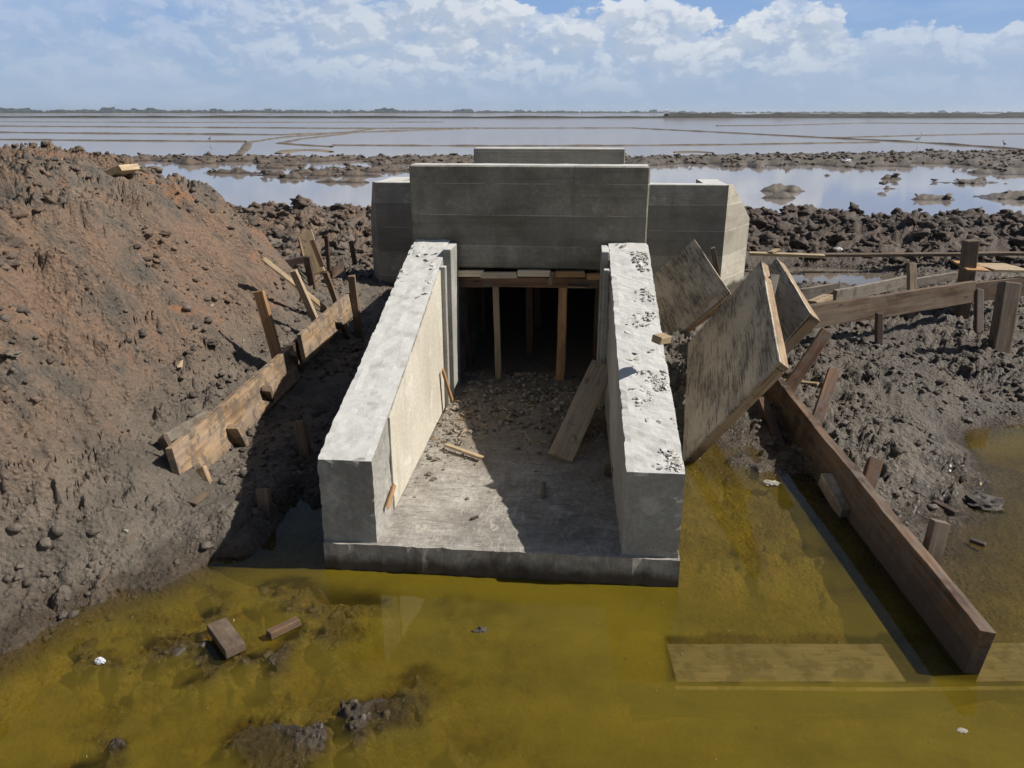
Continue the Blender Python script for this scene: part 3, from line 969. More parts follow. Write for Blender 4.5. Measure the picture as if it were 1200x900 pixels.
tag(timber('plank', P(424, 350, z=.06), P(445, 357, z=.06), .12, .03, YV, W_DARK), 'dark plank end lying in the puddle behind the left wing wall', 'plank', LBK)
tag(timber('plank', P(352, 350, y=9.0), P(375, 330, y=9.3), .08, .04, Z, W_OLD), 'brown slat leaning below the pale plywood offcut', 'plank', LBK)
tag(timber('plank', P(388, 322, y=9.8), P(402, 312, y=10.2), .12, .03, Z, W_DARK), 'dark board lying on the shaded bank beside the lone post', 'plank', LBK)

# right long board with stakes
tag(timber('shutter_board', (1.815, 3.03, .085), (1.63, 6.42, .165), .285, .068, Z + X * .12, W_BOARD, warp=.005), 'long red brown board on edge running out of the mud into the yellow pool', 'board', RB)
stake('dark red slanting stake under the raised timber, near the leaning panels', P(926, 452, x=1.75), P(969, 388, x=2.05), .10, .06, W_RED, group=SR, wdir=X)
stake('brown square stake behind the middle of the long red board', P(956, 494, x=1.80), P(978, 433, x=1.98), .085, .07, W_RED, group=SR)
stake('dark stump behind the long red board above the nailed block', P(1017, 570, x=1.87), P(1026, 539, x=1.93), .085, .07, W_RED, group=SR)
stake('weathered grey brown stump in the water behind the long red board', P(1089, 655, x=1.93), P(1101, 610, x=1.98), .085, .075, W_OLD, group=SR)
stake('low dark stump before the long red board under the leaning panel', P(906, 500, x=1.52), P(893, 468, x=1.50), .07, .05, W_RED, group=SR)
tag(timber('cleat', P(969, 561, x=1.665), P(994, 604, x=1.70), .10, .10, Z, W_STRIP), 'pale nailed wooden block fixed low on the long red board', 'block')
tag(timber('sunken_plank', (.465, 3.035, -.065), (2.85, 3.26, -.065), .265, .05, YV, W_SUNK, ragged=.02), 'pale wide plank lying just under the yellow water', 'plank', RB)
SP_ = bpy.data.objects['sunken_plank']
lip = timber('edge_lip', (.475, 2.885, -.085), (2.86, 3.11, -.085), .026, .05, YV, W_SUNK, ragged=.02)
lip.parent = SP_
lip.matrix_parent_inverse = SP_.matrix_world.inverted()


# leaning shutter panels
def panel(label, N0, n, V, th, mat, ply_t=.018):
    """sheet with a batten frame behind; N0 near low corner, n up the near edge, V along the length"""
    N0, n, V = Vector(N0), Vector(n), Vector(V)
    root = empty('formwork_shutter', N0)
    tag(root, label, 'panel', 'leaning shutter panels')
    nn, vv = n.normalized(), V.normalized()
    out = nn.cross(vv)          # towards the worn face
    if out.x > 0:
        out = -out
    W, L = n.length, V.length
    mid = N0 + n * .5
    s = timber('plywood_sheet', mid - vv * .004, mid + V + vv * .004, W + .006, ply_t, nn, mat, root, warp=.003, bev=.002, ragged=.003)
    bw = th - ply_t - .002
    inset = -out * (ply_t * .5 + bw * .5 + .001)
    for f in (.0, 1.0):
        c = N0 + n * f + inset + nn * (.0225 if f == 0 else -.0225)
        timber('frame_batten', c, c + V, .045, bw, nn, PLY_EDGE, root, warp=.002)
    for f in (0, .5, 1.0):
        c = N0 + V * f + inset + vv * (.024 if f == 0 else -.024 if f == 1 else 0)
        timber('frame_batten', c + nn * .047, c + n - nn * .047, .045, bw, vv, PLY_EDGE, root, warp=.002)
    return root


PN, PV = Vector((.55, -.2, .84)), Vector((.265, 2.02, .308))
panel('large worn shutter panel leaning steeply beside the right wing wall, dipping into the pool', (.765, 5.2, .0), PN, PV, .085, PLY)
a1, a0 = P(857, 346, y=7.9), P(784, 398, y=8.05)
ext = (a0 - a1).normalized() * .12
panel('smaller worn shutter panel lying behind the right wing wall, farthest of the three', a0 + ext, a1 - a0 - ext, P(815, 284, y=9.55) - a1, .08, PLY)
c1 = P(951, 369, y=6.15)
panel('shutter panel seen edge on behind the large leaning panel', c1 - PN * .62, PN * .62, P(911, 304, y=7.75) - c1, .10, PLY)
tag(timber('wood_block', P(903, 345, y=6.6), P(908, 322, y=6.7), .07, .05, X, W_GREY), 'small grey block wedged between the large panel and the edge on panel', 'block')

# raised timbers at right
tag(timber('beam', P(945, 372, y=7.55), P(1139, 342, y=8.85), .24, .06, Z, W_BEAM, warp=.006), 'long heavy brown beam raised on posts above the mud', 'beam', RB)
tag(timber('beam', P(1136, 343, y=8.95), P(1230, 332, y=9.3), .22, .06, Z, W_BEAM), 'second brown beam carrying on past the round topped post', 'beam', RB)
tag(timber('rail_board', P(938, 345, y=8.9), P(983, 337, y=9.1), .13, .05, Z, W_GREY), 'short grey board behind the raised beam beside a puddle', 'board', RB)
tag(timber('rail_board', P(978, 347, y=9.0), P(1063, 330, y=9.7), .14, .05, Z, W_GREY), 'long grey board behind the middle of the raised beam', 'board', RB)
tag(timber('rail_board', P(1072, 331, y=9.8), P(1120, 323, y=10.1), .10, .05, Z, W_GREY), 'grey board end between the slim post and the orange plate', 'board', RB)
PO = 'posts carrying the raised beam'
def post(label, bot, top, w, mat=W_OLD, taper=1.0):
    bot, top = Vector(bot), Vector(top)
    return tag(timber('post', bot - (top - bot).normalized() * .25, top, w, w * .9, X, mat, taper=taper, ragged=.01, bev=.012), label, 'post', PO)
post('thick round topped post standing in mud at the right edge', P(1168, 425, z=.12), P(1183, 331, y=7.75), .16, W_OLD)
post('tall pale topped post rising above the raised beam by the orange plate', P(1124, 388, y=9.04), P(1138, 281, y=9.04), .14, W_OLD)
post('slim pale post crossing behind the raised beam', P(1069, 374, z=.18), P(1068, 309, y=9.3), .09, W_OLD)
post('thin dark post under the second beam', P(1147, 393, z=.14), P(1147, 340, y=8.7), .08, W_DARK)
post('short dark post under the middle of the raised beam', P(1030, 402, z=.18), P(1030, 366, y=7.95), .07, W_DARK)
tag(timber('plate', P(1124, 311, y=9.05), P(1150, 313, y=9.1), .30, .02, YV + Z * .15, W_FRESH), 'orange brown plywood piece tilted on the raised beam', 'board', RB)
tag(timber('plate', P(1150, 313, y=9.25), P(1193, 314, y=9.35), .42, .03, YV, W_PALE), 'pale plywood board lying on top of the second beam', 'board', RB)
tag(timber('offcut', P(952, 356, y=7.7), P(971, 348, y=7.9), .10, .06, YV, W_PALE), 'pale triangular offcut lying on near end of the raised beam', 'offcut')
f0, f1, f2 = hit(878, 297), hit(960, 301), hit(1200, 297)
tag(timber('plank', P(878, 297, y=12.6), P(966, 300, y=12.4), .14, .045, YV, W_PALE), 'pale plank lying along the mud beside the flared concrete wing', 'plank', RB)
tag(timber('plank', P(955, 299, y=12.55), P(1215, 297, y=12.9), .14, .045, YV, W_OLD), 'long brown plank lying across the mud below the dark bund', 'plank', RB)
tag(timber('offcut', P(902, 296, y=12.5), P(911, 292, y=12.6), .12, .03, YV, W_PALE), 'small pale offcut on the plank beside the flared wing', 'offcut')
stake('thin stake standing before the far shoulder wall', P(839, 312, y=10.3), P(835, 290, y=10.3), .06, .05, W_OLD, group=SR)
tag(timber('offcut', hit(905, 447) + Z * .02, hit(959, 453) + Z * .02, .04, .02, YV, W_PALE), 'small pale offcut on the mud beside the slanting dark stake', 'offcut')
tag(timber('offcut', P(1095, 588, z=.03), P(1122, 602, z=.03), .045, .025, YV, W_RED), 'wet red offcut lying at the mud edge by the grey stump', 'offcut')
tag(timber('offcut', P(1137, 632, z=.01), P(1155, 638, z=.01), .035, .02, YV, W_DARK), 'small dark chip lying in shallow water right of the grey stump', 'offcut')

# opening: shoring
SH = 'shoring props in the opening'
tag(timber('lintel_board', P(529, 330, y=6.30), P(709, 331, y=6.30), .085, .05, Z, W_RED), 'dark red shoring board across the top of the opening', 'board')
def prop(label, px, yv, w, mat, lean=0, t0=1.1):
    a = P(px, 440, y=yv)
    return tag(timber('shoring_prop', (a.x, yv, .17), (a.x - lean, yv, t0), w, .05, X, mat), label, 'prop', SH)
prop('thin pale prop in the left half of the opening', 584, 6.36, .052, W_PALE, .02)
prop('thick orange brown prop in the right half of the opening', 656, 6.36, .075, W_FRESH, -.015)
prop('dark red prop in the middle, set back inside the opening', 620, 7.2, .065, W_RED, 0, 1.19)
prop('dim prop deepest in the middle of the opening', 629, 8.2, .07, W_RED, 0, 1.19)
prop('dark red board prop leaning by the left jamb', 548, 6.75, .10, W_RED, .06, 1.18)
prop('dark red prop by the right jamb inside the opening', 700, 6.8, .10, W_RED, 0, 1.18)
prop('dim prop deep on the left inside the opening', 566, 7.9, .07, W_RED, 0, 1.19)
SP = 'packing strips under the headwall'
for (xa, xb, yp, dz, m, lab) in ((531, 566, 321, 0, W_STRIP, 'grey packing strip at left end under the headwall'), (563, 607, 322.5, -.012, W_STRIP, 'pale packing strip hanging lowest under the headwall'),
                           (606, 646, 320.5, 0, W_STRIP, 'broken packing strip in the middle under the headwall'), (649, 686, 321, .0, W_FRESH, 'orange packing strip above the thick prop'),
                           (688, 708, 324, -.006, W_FRESH, 'short orange packing strip at right end under the headwall')):
    tag(timber('packing_strip', P(xa, yp, y=6.17), P(xb, yp, y=6.17), .05, .04, Z, m, ragged=.012), lab, 'strip', SP)
tag(timber('nailed_scab', P(647, 319, y=6.14), P(645, 334, y=6.14), .035, .03, X, W_OLD), 'splintered scab nailed beside the orange packing strip', 'strip')
tag(timber('lath', P(664, 335.5, y=6.25), P(688, 336, y=6.25), .06, .012, YV, W_PALE), 'thin pale lath jammed beside the thick prop top', 'lath')

# loose things on the culvert floor
tag(timber('plank', P(657, 536, z=.185), P(706, 428, y=5.62), .175, .03, X * .9 + YV * .35, W_TAN), 'wide short plank leaning against the inside of the right wing wall', 'plank')
tag(timber('board_strip', P(655, 520, z=.18), P(700, 445, y=5.70), .13, .02, X, W_OLD), 'dark board lying under the leaning plank', 'board')
tag(timber('lath', P(523, 521, z=.20), P(565, 537, z=.185), .035, .02, YV, W_PALE, ragged=.02), 'pale splintered lath lying on the sunlit slab', 'lath')
tag(timber('lath', P(530, 470, x=-1.0), P(518, 434, x=-1.06), .05, .018, YV, W_FRESH), 'orange lath leaning in the left slot by the opening', 'lath')
tag(timber('lath', P(455, 595, x=-1.06), P(463, 568, x=-1.068), .03, .012, YV, W_FRESH, ragged=.015), 'orange splinter standing at the foot of the cream wall face', 'lath')
tag(timber('wood_chip', P(636, 583, z=.17), P(637, 566, z=.17), .025, .012, X, W_OLD), 'brown chip lying in the shade on the front slab', 'chip')
tag(timber('wood_chip', P(552, 608, z=.17), P(560, 605, z=.17), .015, .01, YV, W_DARK), 'tiny dark chip lying on the sunlit front slab', 'chip')
tag(timber('wood_block', P(708, 551, z=.20), P(716, 551, z=.20), .05, .06, YV, W_RED), 'small red brown block at the foot of the right wall', 'block')
tag(timber('wood_block', P(769, 398, z=1.13), P(782, 396, z=1.12), .07, .045, YV, W_PALE), 'small pale wood block on top of the right wing wall', 'block')

# floating and lying bits at left
tag(timber('wood_block', P(254, 732, z=.03), P(276, 763, z=.03), .095, .05, X, W_MUDDY), 'brown wooden block lying flat in the shallow water', 'block')
tag(timber('wood_block', P(315, 744, z=.025), P(350, 727, z=.025), .042, .042, YV, W_FRESH), 'narrow reddish wooden stick lying right of the flat block', 'block')
a = hit(143, 207)
tag(timber('wood_block', hit(133, 207) + Z * .05, hit(155, 205) + Z * .05, .17, .06, YV, W_PALE), 'pale wooden block lying high on the spoil heap', 'block')
tag(timber('twig', hit(120, 674) + Z * .015, hit(157, 628) + Z * .02, .025, .014, X, W_OLD), 'long splintered stick lying on mud by the pool edge', 'stick')
tag(timber('wood_chip', hit(211, 434) + Z * .02, hit(213, 424) + Z * .03, .035, .012, X, W_PALE), 'small pale chip stuck in the lower slope of the heap', 'chip')
tag(timber('offcut', hit(225, 592) + Z * .01, hit(242, 580) + Z * .01, .07, .012, X, W_OLD), 'muddy flat offcut sunk in mud before the left board', 'offcut')


def scrap(name, loc, r, mat, label, cat, flat=.6):
    V0, F0 = ico(3)
    o = Vector(loc)
    pts = []
    for v in V0:
        q = Vector(v)
        d = 1 + .45 * mnoise.noise(q * 2.2 + o) + .3 * mnoise.noise(q * 5 + o)
        pts.append((q.x * r * d, q.y * r * d * .7, q.z * r * d * flat))
    m = mesh_np(name, np.array(pts), F0, smooth=False)
    ob = link(name, m, mat)
    ob.location = loc
    return tag(ob, label, cat)


SILVER = mat_plain('crumpled_foil', (.55, .57, .60), .25, .35, 30)
BONE = mat_plain('pale_shell', (.34, .31, .25), .6, .3)
PLAST = mat_plain('white_plastic', (.78, .78, .76), .4, .1)
scrap('foil_scrap', P(117, 775, z=.008), .024, SILVER, 'crumpled silver foil scrap in the shallow water', 'scrap')
scrap('pale_stone', P(904, 566, z=.012), .052, BONE, 'flat pale stone in shallow water beside the long red board', 'stone', .25)
scrap('plastic_scrap', P(982, 292, z=.23), .07, PLAST, 'white plastic scrap on the mud near the long plank', 'scrap', .5)
scrap('pale_stone', hit(148, 624) + Z * .01, .014, BONE, 'tiny cream stone beside the splintered stick', 'stone', .6)
scrap('leaf_scrap', P(1128, 856, z=.002), .02, BONE, 'small pale scrap floating near the front right', 'scrap', .15)
scrap('plastic_scrap', P(992, 189, z=.22), .22, PLAST, 'white scrap lying on the lagoon mud bank', 'scrap', .5)
scrap('mud_lump', P(1152, 590, z=.0), .12, CLOD, 'dark mud lump rising from water right of the stump', 'mud lump', .45)
scrap('mud_lump', P(563, 741, z=-.015), .042, CLOD, 'small mud lump breaking the water before the slab', 'mud lump', .6)

# rubble on the slab and crumbs on the wall tops
n = 2600
x = rng.uniform(-1.06, .17, n)
y = 3.75 + 2.75 * rng.random(n) ** .45
keep = rng.random(n) < np.where(x < -.85, 1, .7) * np.maximum(.10, ss(4.7, 5.6, y + .6 * (x < -.75)))
pts = np.stack([x, y, .165 + .05 * np.clip((y - 4.9) / .9, 0, 1) * .6], -1)[keep]
GRAVEL = NT('slab_rubble_soil')
GRAVEL = GRAVEL.bsdf(GRAVEL.mix(GRAVEL.n('ShaderNodeAttribute', attribute_name='rnd').outputs['Fac'], (.12, .10, .08), (.34, .29, .22)), .9)
lumps('slab_rubble', pts, .004 + .018 * rng.random(len(pts)) ** 4, GRAVEL, sub=2, jag=.5, flat=True)
n = 2000
y = rng.uniform(3.64, 6.15, n)
f = rng.random(n) ** .33
zt = np.interp(y, [3.62, 3.95, 4.75, 5.4, 6.0, 6.2], [.655, .755, .995, 1.205, 1.395, 1.425])
xx = lerp(.27, .20, (y - 3.62) / 2.58) + f * .27
cl = fbm(xx * 5, y * 4, 301, 3)
ok = (cl > .08)
pr = np.stack([xx, y, zt], -1)[ok]
y2 = 5.1 + 1.1 * rng.random(220)
xl_ = -1.38 + .27 * rng.random(220) ** 1.5
pl = np.stack([xl_, y2, np.interp(y2, [3.62, 3.95, 4.75, 5.4, 6.0, 6.2], [.655, .755, .995, 1.205, 1.395, 1.425])], -1)
pl = pl[fbm(xl_ * 5, y2 * 4, 311, 3) > 0]
pts = np.concatenate([pr, pl])
CRUMB = NT('dried_crumb_mud')
CRUMB = CRUMB.bsdf(CRUMB.mix(CRUMB.n('ShaderNodeAttribute', attribute_name='rnd').outputs['Fac'], (.38, .36, .32), (.62, .59, .54)), .9)
lumps('wall_top_crumbs', pts, .003 + .015 * rng.random(len(pts)) ** 3.5, CRUMB, sub=2, squash=.35, jag=.55, flat=True)


# wood chips strewn about (countless)
def slivers(name, pts, L, mat):
    n = len(pts)
    a = rng.uniform(0, 6.28, n)
    tz = rng.normal(0, .2, n)
    d = np.stack([np.cos(a), np.sin(a), tz], -1) * (L * .5)[:, None]
    s = np.stack([-np.sin(a), np.cos(a), 0 * a], -1) * (L * rng.uniform(.06, .22, n))[:, None]
    h = np.stack([0 * a, 0 * a, .12 * L], -1)
    c = pts + np.stack([0 * a, 0 * a, .006 + 0 * a], -1)
    V = np.stack([c - d - s, c + d - s * .4, c + d + s * .4, c - d + s, c - d - s + h, c + d - s * .4 + h, c + d + s * .4 + h, c - d + s + h], 1)
    f0 = np.array([(3, 2, 1, 0), (4, 5, 6, 7), (0, 1, 5, 4), (1, 2, 6, 5), (2, 3, 7, 6), (3, 0, 4, 7)])
    Fa = (f0[None] + (np.arange(n) * 8)[:, None, None]).reshape(-1, 4)
    me = mesh_np(name, V.reshape(-1, 3), Fa, False)
    attr(me, 'rnd', np.repeat(rng.random(n), 8))
    return link(name, me, mat, kind='stuff')


CH = NT('chip_wood')
CH = CH.bsdf(CH.mix(CH.n('ShaderNodeAttribute', attribute_name='rnd').outputs['Fac'], (.13, .08, .05), (.45, .33, .2)), .8)
p = scatter(1500, -6, 5.5, 2.6, 11, lambda x, y, z, d: (z > .02) & (d > .05) & off_works(x, y))
n = 130
sl = np.stack([rng.uniform(-1.03, .15, n), 4.9 + 1.3 * rng.random(n), np.full(n, .195)], -1)
p = np.concatenate([p[:420], sl])
slivers('scattered_wood_chips', p, .018 + .05 * rng.random(len(p)) ** 2.5, CH)

fx_ = np.stack([rng.uniform(-2.4, 3.4, 700), rng.uniform(1.9, 4.6, 700), np.full(700, -.004)], -1)
fz = ground(fx_[:, 0], fx_[:, 1])
fx_ = fx_[(fz < -.04) & ((fx_[:, 0] < -1.45) | (fx_[:, 0] > .6) | (fx_[:, 1] < 3.5)) & (fbm(fx_[:, 0] * 1.1, fx_[:, 1] * 1.6, 401, 3) > -.12)]
slivers('floating_flecks', fx_, .004 + .010 * rng.random(len(fx_)) ** 4, CH)

# ------------------------------------------------------------------ far salt pans
def mat_far(name, a, b, scale):
    t = NT(name)
    n = t.noise(t.world_pos(), scale, 5, .65)
    return t.bsdf(t.mix(t.range(n, .35, .65), a, b), .95, None, .1)


BUND = mat_far('bund_mud', (.10, .085, .07), (.17, .145, .115), .8)
SAND = mat_far('flat_mud', (.16, .13, .095), (.22, .185, .14), .3)


def ridge(name, pts, widths, height, mat, seed=0, step=None):
    """low earth bank along a line on the ground"""
    if mat.name in ('bund_mud', 'flat_mud'):
        widths, height = [a * .52 for a in widths], height * .72
    P2 = [Vector((p.x, p.y, 0)) for p in pts]
    seg, acc = [], 0
    V, F = [], []
    dense, wd = [], []
    for i in range(len(P2) - 1):
        L = (P2[i + 1] - P2[i]).length
        m = max(2, min(160, int(L / (step or .8))))
        for k in range(m):
            dense.append(P2[i].lerp(P2[i + 1], k / m))
            wd.append(lerp(widths[i], widths[i + 1], k / m))
    dense.append(P2[-1])
    wd.append(widths[-1])
    prof = [(-.5, -.15), (-.32, .55), (-.1, 1), (.14, .92), (.33, .5), (.5, -.15)]
    for i, q in enumerate(dense):
        t = (dense[min(i + 1, len(dense) - 1)] - dense[max(i - 1, 0)]).normalized()
        s = Vector((-t.y, t.x, 0))
        k1 = .75 + .5 * mnoise.noise(Vector((i * .35, seed, 0)))
        for j, (a, h) in enumerate(prof):
            e = mnoise.noise(Vector((i * .6, j * 2.1, seed)))
            V.append(q + s * (a * wd[i] * (1 + .35 * e)) + Vector((0, 0, h * height * k1 * (1 + .5 * e))))
    n = len(prof)
    for i in range(len(dense) - 1):
        for j in range(n - 1):
            a = i * n + j
            F.append((a, a + 1, a + n + 1, a + n))
    me = mesh_np(name, np.array(V), np.array(F))
    return link(name, me, mat, kind='structure')


def G(*pp):
    return [P(a, b, z=0) for a, b in pp]


ridge('mud_bund', G((-60, 147.5), (150, 148.8), (400, 150.5), (560, 150.3)), [1.8] * 4, .22, BUND, 1, 2)
ridge('mud_bund', G((-60, 154.5), (120, 156.5), (330, 158), (560, 150.2)), [1.3] * 4, .2, BUND, 2, 2)
ridge('mud_bund', G((-60, 163), (120, 164.8), (288, 166)), [.9] * 3, .16, BUND, 3)
ridge('mud_bund', G((-60, 142.5), (200, 143.5), (520, 143)), [2.2] * 3, .2, BUND, 4, 4)
ridge('mud_track', G((278, 183), (288, 174), (291, 167), (330, 161), (400, 156), (448, 150)), [1.1, 1.5, 1.4, 1.3, 1.6, 1.6], .13, BUND, 5)
ridge('mud_track', G((388, 172), (352, 170), (328, 168), (352, 163), (400, 157.5), (436, 151)), [1.0, 1.6, 1.6, 1.4, 1.6, 1.6], .13, BUND, 6)
ridge('mud_flat', G((326, 180), (345, 176), (365, 175.5), (388, 178)), [1.2, 4.2, 4.4, 1.0], .10, SAND, 7)
ridge('mud_bund', G((390, 170.3), (560, 171), (720, 170.8), (860, 169.5), (1030, 166.7)), [.8] * 5, .13, BUND, 8)
ridge('mud_bund', G((560, 150.3), (740, 150), (850, 155.5), (967, 161.5), (1060, 166), (1110, 169), (1185, 174.5), (1260, 181)), [1.8, 1.8, 1.6, 1.4, 1.3, 1.2, 1.2, 1.2], .17, BUND, 9, 1.2)
ridge('mud_bund', G((967, 161.5), (1070, 159), (1165, 157), (1290, 157)), [1.2] * 4, .14, BUND, 10, 1.5)
ridge('mud_bund', G((840, 147.5), (910, 147), (1013, 144.2), (1290, 145.5)), [1.8] * 4, .2, BUND, 11, 3)
ridge('mud_bund', G((790, 178.5), (815, 178.0), (835, 179)), [.5, .9, .4], .1, BUND, 12)
DIKE = mat_far('dike_scrub', (.035, .033, .028), (.06, .058, .045), .1)
ridge('far_dike', [P(-90, 137.6, z=0), P(300, 137.8, z=0), P(560, 138.2, z=0), P(800, 138, z=0), P(1300, 138, z=0)], [5] * 5, 1.0, DIKE, 13, 9)
ridge('far_dike', [P(780, 137.9, z=0), P(960, 137, z=0), P(1080, 136.2, z=0), P(1300, 135.8, z=0)], [6, 8, 12, 14], 2.7, DIKE, 14, 9)

# far-off shore and its wood
SHORE = mat_far('far_shore_soil', (.20, .165, .12), (.26, .22, .17), .02)
WOODS = mat_far('far_woods_leaf', (.020, .034, .018), (.042, .058, .030), .03)
ridge('far_shore', [Vector((-1900, 1500, 0)), Vector((-700, 1900, 0)), Vector((0, 2300, 0)), Vector((900, 2500, 0)), Vector((2200, 2300, 0))], [160] * 5, 1.6, SHORE, 20, 30)
V0, F0 = ico(2)
n = 1500
tt = rng.random(n) ** 1.15
wx = np.interp(tt, [0, .4, .7, 1], [-1750, -500, 300, 2100])
wy = np.interp(wx, [-1900, -700, 0, 900, 2200], [1520, 1920, 2320, 2520, 2330]) + rng.uniform(-40, 60, n)
hh = rng.uniform(2.0, 5.2, n) * np.interp(wx, [-1750, -500, 300, 2100], [1.25, 1.0, .6, .65]) * (1 + .7 * (rng.random(n) > .93))
V = []
for i in range(n):
    d = 1 + .35 * rng.normal(size=len(V0))[:, None]
    V.append(V0 * d * np.array([hh[i] * rng.uniform(1.0, 2.4), hh[i], hh[i] * .75]) + np.array([wx[i], wy[i], 1.0 + hh[i] * .55]))
me = mesh_np('far_woods', np.concatenate(V), (F0[None] + (np.arange(n) * len(V0))[:, None, None]).reshape(-1, 3), False)
link('far_woods', me, WOODS, kind='stuff')
# far white building on the shore
B = empty('distant_building', P(781, 132.6, y=2250))
B.location.z = 1.5
tag(B, 'tiny white building on the far shore above the headwall', 'building')
WHITE = mat_plain('far_white_wall', (.7, .7, .68), .9, .1, .3)
b = bmesh.new()
box(b, -7, 7, -4, 4, -2, 7)
finish('wall', b, WHITE, B, bev=.1, step=0)
b = bmesh.new()
hexa(b, [(-7.6, -4.6, 7.01), (7.6, -4.6, 7.01), (7.6, 4.6, 7.01), (-7.6, 4.6, 7.01), (-3.5, -.3, 9.6), (3.5, -.3, 9.6), (3.5, .3, 9.6), (-3.5, .3, 9.6)])
finish('roof', b, WHITE, B, bev=0, step=0)


# wading birds
def bird(loc, col, label, s=1.0, face=1):
    root = bpy.data.meshes.new('bird')
    o = bpy.data.objects.new('wading_bird', root)
    COL.objects.link(o)
    pts = [((0, 0, .42), .075), ((-.10 * face, 0, .39), .055), ((-.22 * face, 0, .33), .02), ((.09 * face, 0, .47), .055), ((.15 * face, 0, .56), .024), ((.12 * face, 0, .66), .020),
           ((.16 * face, 0, .74), .026), ((.21 * face, 0, .735), .016), ((.30 * face, 0, .72), .004), ((.0, .03, .30), .018), ((.02 * face, .03, .16), .008), ((0, .03, 0), .008), ((.06 * face, .03, .0), .006),
           ((.0, -.03, .30), .018), ((.02 * face, -.03, .16), .008), ((0, -.03, 0), .008), ((.06 * face, -.03, .0), .006)]
    ed = [(0, 1), (1, 2), (0, 3), (3, 4), (4, 5), (5, 6), (6, 7), (7, 8), (0, 9), (9, 10), (10, 11), (11, 12), (0, 13), (13, 14), (14, 15), (15, 16)]
    root.from_pydata([Vector(p) * s for p, _ in pts], ed, [])
    m = o.modifiers.new('skin', 'SKIN')
    for sv, (_, r) in zip(root.skin_vertices[0].data, pts):
        sv.radius = (r * s, r * s)
    root.skin_vertices[0].data[0].use_root = True
    o.modifiers.new('sub', 'SUBSURF').levels = 1
    root.materials.append(col)
    o.location = loc
    return tag(o, label, 'bird')


bird(P(1075, 171, z=.0), PLAST, 'white wading bird standing in the pan beside a bund', 1.3)
bird(P(1176, 173.5, z=.12), mat_plain('dark_feather', (.05, .045, .04), .8), 'dark bird standing on the low bund at far right', .7, -1)
bird(P(246, 166, z=.12), mat_plain('brown_feather', (.06, .05, .042), .8), 'dark bird standing on the bund above the spoil heap', .6)

# ------------------------------------------------------------------ haze
HZ = NT('haze_air')
hv = HZ.n('ShaderNodeVolumePrincipled', {'Color': (.80, .88, 1.0), 'Density': .0002, 'Anisotropy': .2}).outputs[0]
HZ.n('ShaderNodeOutputMaterial', {'Volume': hv})
USE_HAZE = True
if USE_HAZE:
    bm = bmesh.new()
    box(bm, -7500, 7500, -300, 9300, -1.95, 16)
    me = bpy.data.meshes.new('haze')
    bm.to_mesh(me)
    link('haze', me, HZ.m, kind='stuff')

# ------------------------------------------------------------------ light
SUN = Vector((1.02, .11, 1.0)).normalized()
el, az = math.asin(SUN.z), math.atan2(SUN.x, SUN.y)
sd = bpy.data.lights.new('sun', 'SUN')
sd.energy, sd.angle, sd.color = 5.0, R(.55), (1.0, .955, .89)
so_ = bpy.data.objects.new('sun', sd)
COL.objects.link(so_)
so_.rotation_euler = SUN.to_track_quat('Z', 'Y').to_euler()

w = NT('World', world=True)
scene.world = w.m
sky = w.n('ShaderNodeTexSky', sky_type='NISHITA', sun_disc=False, sun_elevation=el, sun_rotation=az, air_density=1.0, dust_density=1.2, ozone_density=1.5)
g_ = w.n('ShaderNodeTexCoord').outputs['Generated']
gx, gy, gz_ = (w.sep(g_, i) for i in range(3))
azd = w.math('MULTIPLY', w.math('ARCTAN2', gx, gy), 180 / math.pi)
eld = w.math('MULTIPLY', w.math('ARCSINE', gz_), 180 / math.pi)


def cloudfield(sx, sy, ox, oy, scale, detail, rough, dist):
    v = w.n('ShaderNodeCombineXYZ', {0: w.math('MULTIPLY_ADD', azd, sx, ox), 1: w.math('MULTIPLY_ADD', eld, sy, oy), 2: 0.0}).outputs[0]
    return w.noise(v, scale, detail, rough, dist)


def lump_env(a0, wa, e0, we, amp):
    q = w.math('ADD', w.math('POWER', w.math('ABSOLUTE', w.math('DIVIDE', w.math('SUBTRACT', azd, a0), wa)), 2.0), w.math('POWER', w.math('ABSOLUTE', w.math('DIVIDE', w.math('SUBTRACT', eld, e0), we)), 2.0))
    return w.math('MULTIPLY', w.math('EXPONENT', w.math('MULTIPLY', q, -1.0)), amp)


cum = cloudfield(.20, .36, 3.1, 1.7, 1.0, 10, .60, .2)
cum_up = cloudfield(.20, .36, 3.1 + .20 * .5, 1.7 + .36 * .5, 1.0, 10, .60, .2)
fluff = cloudfield(.55, .75, 1.1, 7.7, 1.0, 8, .62, .2)


def billow(da, de):
    v = w.n('ShaderNodeCombineXYZ', {0: w.math('MULTIPLY_ADD', azd, .23, 2.3 + da), 1: w.math('MULTIPLY_ADD', eld, .40, 5.1 + de), 2: 0.0})
    wob_ = w.n('ShaderNodeTexNoise', {'Vector': v.outputs[0], 'Scale': 1.5, 'Detail': 6, 'Roughness': .62}, noise_dimensions='2D')
    v2 = w.n('ShaderNodeVectorMath', {0: v.outputs[0], 1: w.n('ShaderNodeVectorMath', {0: wob_.outputs[1], 1: (.8, .8, 0)}, operation='MULTIPLY').outputs[0]}, operation='ADD').outputs[0]
    vo = w.n('ShaderNodeTexVoronoi', {'Vector': v2, 'Scale': 1.0, 'Detail': 3.0, 'Roughness': .55, 'Smoothness': .35}, feature='SMOOTH_F1', normalize=True, voronoi_dimensions='2D')
    return w.math('SUBTRACT', 1.0, vo.outputs[0])


bil, bil_up = billow(0, 0), billow(.10, .20)
wisp = cloudfield(.085, .30, 9.3, 4.2, 1.0, 8, .62, .5)
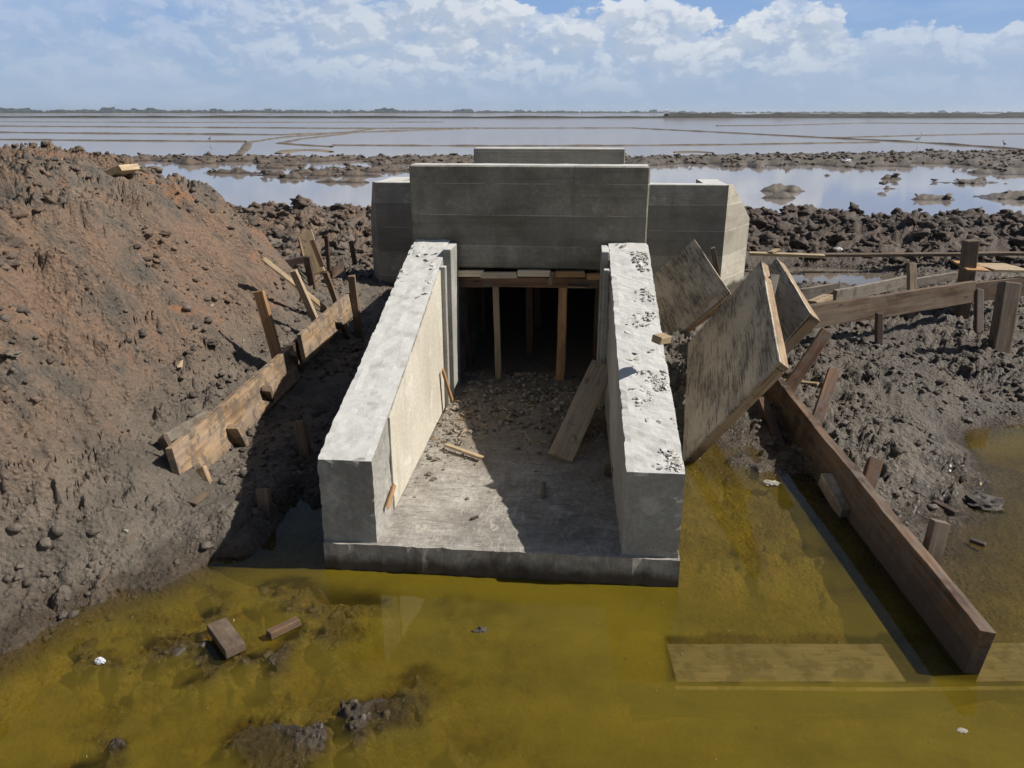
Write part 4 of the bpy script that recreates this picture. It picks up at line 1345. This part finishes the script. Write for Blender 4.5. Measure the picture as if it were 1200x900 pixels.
# height of the cloud tops round the horizon, in degrees
TOPS = ((-42, 6.0), (-32, 7.0), (-24, 8.6), (-17, 9.4), (-11, 9.0), (-7.2, 7.6), (-5, 6.6), (-2, 6.3), (.8, 6.2), (2.6, 7.3), (4.6, 7.6), (6, 6.6), (7.2, 5.4), (9, 5.2), (10.8, 6.0), (12.6, 7.2),
        (14, 7.3), (15.2, 6.2), (16.4, 4.6), (18.5, 4.2), (21, 5.0), (24, 4.4), (27, 5.2), (33, 4.8))
nd = w.n('ShaderNodeValToRGB', {0: w.range(azd, -45, 35, 0, 1, smooth=False)})
e = nd.color_ramp.elements
while len(e) < len(TOPS):
    e.new(.5)
for el_, (a_, t_) in zip(e, TOPS):
    el_.position = (a_ + 45) / 80
    el_.color = (t_ / 10,) * 3 + (1,)
top = w.math('MULTIPLY', nd.outputs[0], 10.0)
below = w.math('SUBTRACT', w.math('ADD', top, w.math('ADD', w.math('MULTIPLY_ADD', bil, 5.5, -3.6), w.math('MULTIPLY_ADD', fluff, 1.6, -.8))), eld)
m1 = w.range(below, -.08, .38)
gap = w.range(w.math('ADD', bil, w.math('MULTIPLY', cum, .5)), .74, 1.0, .25, 1.0)
m1 = w.math('MULTIPLY', w.math('MULTIPLY', m1, gap), w.math('MULTIPLY', w.range(eld, .6, 4.6, .14, .95), w.range(azd, -32, -9, .36, 1.0)))
m1 = w.math('MULTIPLY', m1, w.range(azd, 14, 18, 1.0, .62))
m1 = w.math('MULTIPLY', m1, w.range(eld, 12, 20, 1.0, 0.0))
lit = w.math('ADD', w.math('MULTIPLY', w.range(below, 2.4, .1), .45), w.math('MULTIPLY', w.range(w.math('SUBTRACT', bil, bil_up), -.06, .09), .75), clamp=True)
m2 = w.math('MULTIPLY', w.range(wisp, .44, .68), w.math('MULTIPLY', w.range(eld, .6, 4.0, .3, .55), w.range(azd, -8, 2, 1.0, .5)))
front = w.range(w.math('ABSOLUTE', w.math('ADD', azd, 5.0)), 50, 95, 1.0, .25)
low = w.math('MULTIPLY', w.range(eld, 7, 16, 1.0, 0.0), front)
skyc = w.mix(w.math('MULTIPLY', low, .9), sky.outputs[0], w.mix(w.range(eld, 0, 8), (6.72, 9.00, 12.24), (4.44, 7.44, 13.20)))
skyc = w.mix(w.math('MULTIPLY', m2, w.math('MULTIPLY_ADD', low, .85, .15)), skyc, (9.60, 10.92, 12.84))
cc = w.mix(lit, (8.16, 9.60, 11.76), (13.08, 13.80, 14.76))
skyc = w.mix(w.math('MULTIPLY', m1, front), skyc, cc)
bg = w.n('ShaderNodeBackground', {'Color': skyc, 'Strength': .049})
w.n('ShaderNodeOutputWorld', {'Surface': bg.outputs[0]})

# ------------------------------------------------------------------ render settings
vs = scene.view_settings
vs.view_transform, vs.look = 'Standard', 'None'
vs.exposure, vs.gamma, vs.use_curve_mapping = .20, 1.0, False
scene.render.engine = 'CYCLES'
cy = scene.cycles
cy.use_denoising = True
cy.max_bounces, cy.diffuse_bounces, cy.glossy_bounces, cy.transparent_max_bounces = 6, 3, 3, 12
cy.volume_bounces = 0
cy.sample_clamp_indirect = 6
